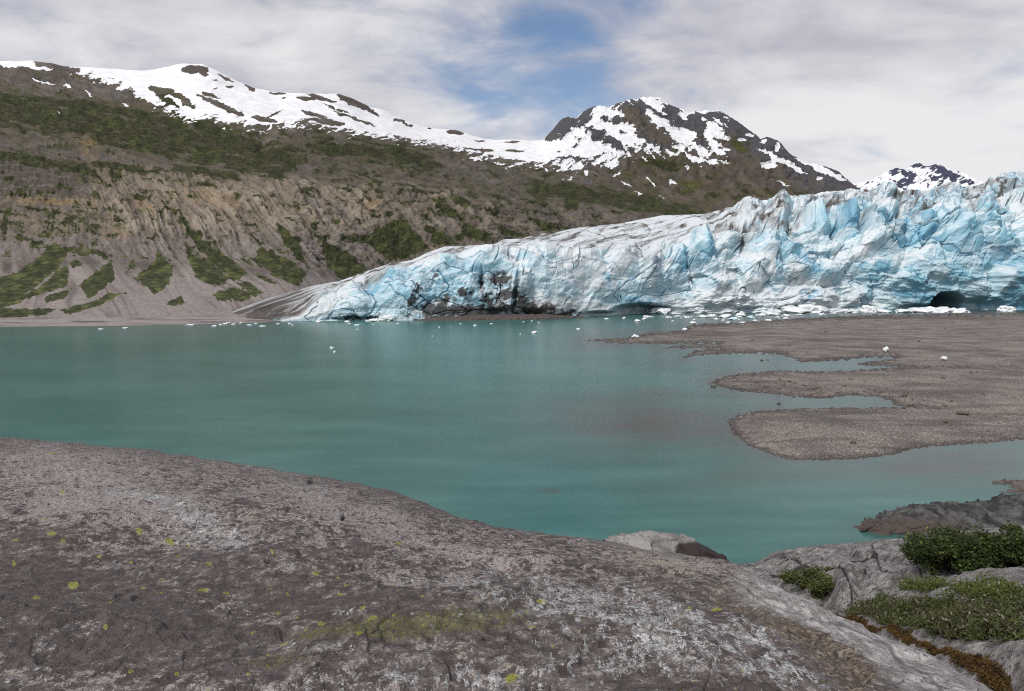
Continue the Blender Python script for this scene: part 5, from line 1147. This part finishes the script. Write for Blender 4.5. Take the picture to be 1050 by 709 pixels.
# ================================================================== SKY, SUN, CAMERA
SUN_EL, SUN_AZ = R(46), R(-146)            # azimuth from +Y (view direction) towards +X; the sun stands behind the left shoulder
def build_world():
    w = bpy.data.worlds.new('World'); SC.world = w; w.use_nodes = True
    t = w.node_tree; N = t.nodes; L = t.links; bg = N['Background']; bg.inputs['Strength'].default_value = .1
    sky = N.new('ShaderNodeTexSky'); sky.sky_type = 'NISHITA'; sky.sun_disc = False; sky.sun_elevation = SUN_EL; sky.sun_rotation = SUN_AZ
    sky.air_density = 1.0; sky.dust_density = .6; sky.ozone_density = 2.0
    tc = N.new('ShaderNodeTexCoord'); sep = N.new('ShaderNodeSeparateXYZ'); L.new(tc.outputs['Generated'], sep.inputs[0])
    def m(op, a, b=0.0, clamp=False):
        x = N.new('ShaderNodeMath'); x.operation = op; x.use_clamp = clamp
        for i, v in enumerate((a, b)):
            if isinstance(v, bpy.types.NodeSocket): L.new(v, x.inputs[i])
            else: x.inputs[i].default_value = v
        return x.outputs[0]
    zc = m('ADD', m('MAXIMUM', sep.outputs[2], 0.0), .22)
    cmb = N.new('ShaderNodeCombineXYZ'); L.new(m('DIVIDE', sep.outputs[0], zc), cmb.inputs[0]); L.new(m('DIVIDE', sep.outputs[1], zc), cmb.inputs[1])
    def noise(scale, det, rough, dist=0.0, sc=(1, 1, 1), loc=(0, 0, 0)):
        mp = N.new('ShaderNodeMapping'); L.new(cmb.outputs[0], mp.inputs[0]); mp.inputs['Scale'].default_value = sc; mp.inputs['Location'].default_value = loc
        x = N.new('ShaderNodeTexNoise'); L.new(mp.outputs[0], x.inputs['Vector']); x.inputs['Scale'].default_value = scale; x.inputs['Detail'].default_value = det; x.inputs['Roughness'].default_value = rough; x.inputs['Distortion'].default_value = dist
        return x.outputs['Fac']
    def mr(v, a, b, c=0.0, d=1.0):
        x = N.new('ShaderNodeMapRange'); x.interpolation_type = 'SMOOTHSTEP'; L.new(v, x.inputs[0])
        for k, q in zip(('From Min', 'From Max', 'To Min', 'To Max'), (a, b, c, d)): x.inputs[k].default_value = q
        return x.outputs[0]
    n = noise(2.7, 8, .57, .35, (1, 1.35, 1), (.4, .2, 0))
    # thinner cloud towards a few directions of the sky, thick low cloud elsewhere
    gap = 0.0
    for (px, py, k, s) in ((555, 30, .10, 120), (520, 70, .06, 90), (470, 95, .10, 60), (300, 80, .06, 140), (590, 62, .07, 160), (45, 52, .07, 90), (735, 118, .05, 200), (255, 70, .06, 250), (420, 60, .05, 120), (250, 20, -.14, 10), (100, 20, -.08, 20), (1000, 20, -.1, 8), (800, 60, -.06, 10), (880, 150, -.10, 20)):
        a, b, c = (float(q) for q in ray(px, py)); ln = math.sqrt(a * a + b * b + c * c)
        dt = N.new('ShaderNodeVectorMath'); dt.operation = 'DOT_PRODUCT'; L.new(tc.outputs['Generated'], dt.inputs[0]); dt.inputs[1].default_value = (a / ln, b / ln, c / ln)
        g = m('MULTIPLY', m('POWER', m('MAXIMUM', dt.outputs['Value'], 0.0), s * 4.0), k)
        gap = g if gap == 0.0 else m('ADD', gap, g)
    f = mr(m('SUBTRACT', n, gap), .20, .62)
    tone = m('ADD', m('MULTIPLY', noise(1.3, 6, .55, .3, (1, 1.6, 1), (3, 1, 0)), .75), m('MULTIPLY', m('SUBTRACT', n, .4), .7))
    low = mr(sep.outputs[2], .45, .02)
    rt = mr(sep.outputs[0], .0, .6)
    br = m('ADD', m('ADD', tone, m('MULTIPLY', low, .12)), m('MULTIPLY', m('MULTIPLY', rt, low), .28))
    mixn = N.new('ShaderNodeMix'); mixn.data_type = 'RGBA'; L.new(mr(br, .28, .78), mixn.inputs['Factor']); mixn.inputs[6].default_value = (4.6, 4.6, 5.3, 1); mixn.inputs[7].default_value = (8.3, 8.25, 8.4, 1)
    fin = N.new('ShaderNodeMix'); fin.data_type = 'RGBA'; L.new(f, fin.inputs['Factor']); vsc = N.new('ShaderNodeVectorMath'); vsc.operation = 'SCALE'; L.new(sky.outputs[0], vsc.inputs[0]); vsc.inputs['Scale'].default_value = 1.18; L.new(vsc.outputs[0], fin.inputs[6]); L.new(mixn.outputs[2], fin.inputs[7])
    L.new(fin.outputs[2], bg.inputs['Color'])
build_world()

sun = bpy.data.lights.new('sun', 'SUN'); sun.energy = 3.0; sun.angle = R(11); sun.color = (1.0, .955, .90)
so = bpy.data.objects.new('sun', sun); COL.objects.link(so)
sd_ = Vector((math.sin(SUN_AZ) * math.cos(SUN_EL), math.cos(SUN_AZ) * math.cos(SUN_EL), math.sin(SUN_EL)))
so.rotation_euler = (-sd_).to_track_quat('-Z', 'Y').to_euler(); so.location = sd_ * 60 + Vector((0, 0, 20))

cam = bpy.data.cameras.new('camera'); cam.sensor_width = 36.0; cam.lens = FPX / 1050 * 36.0; cam.clip_start = .1; cam.clip_end = 12000
co = bpy.data.objects.new('camera', cam); COL.objects.link(co); co.location = (0, 0, HC); co.rotation_euler = (math.pi / 2 - TH, 0, 0)
SC.camera = co
vs = SC.view_settings; vs.view_transform = 'Standard'; vs.look = 'None'; vs.exposure = 0; vs.gamma = 1; vs.use_curve_mapping = False
SC.cycles.use_denoising = False; SC.cycles.filter_width = 1.1
SC.cycles.max_bounces = 4; SC.cycles.diffuse_bounces = 2; SC.cycles.glossy_bounces = 2
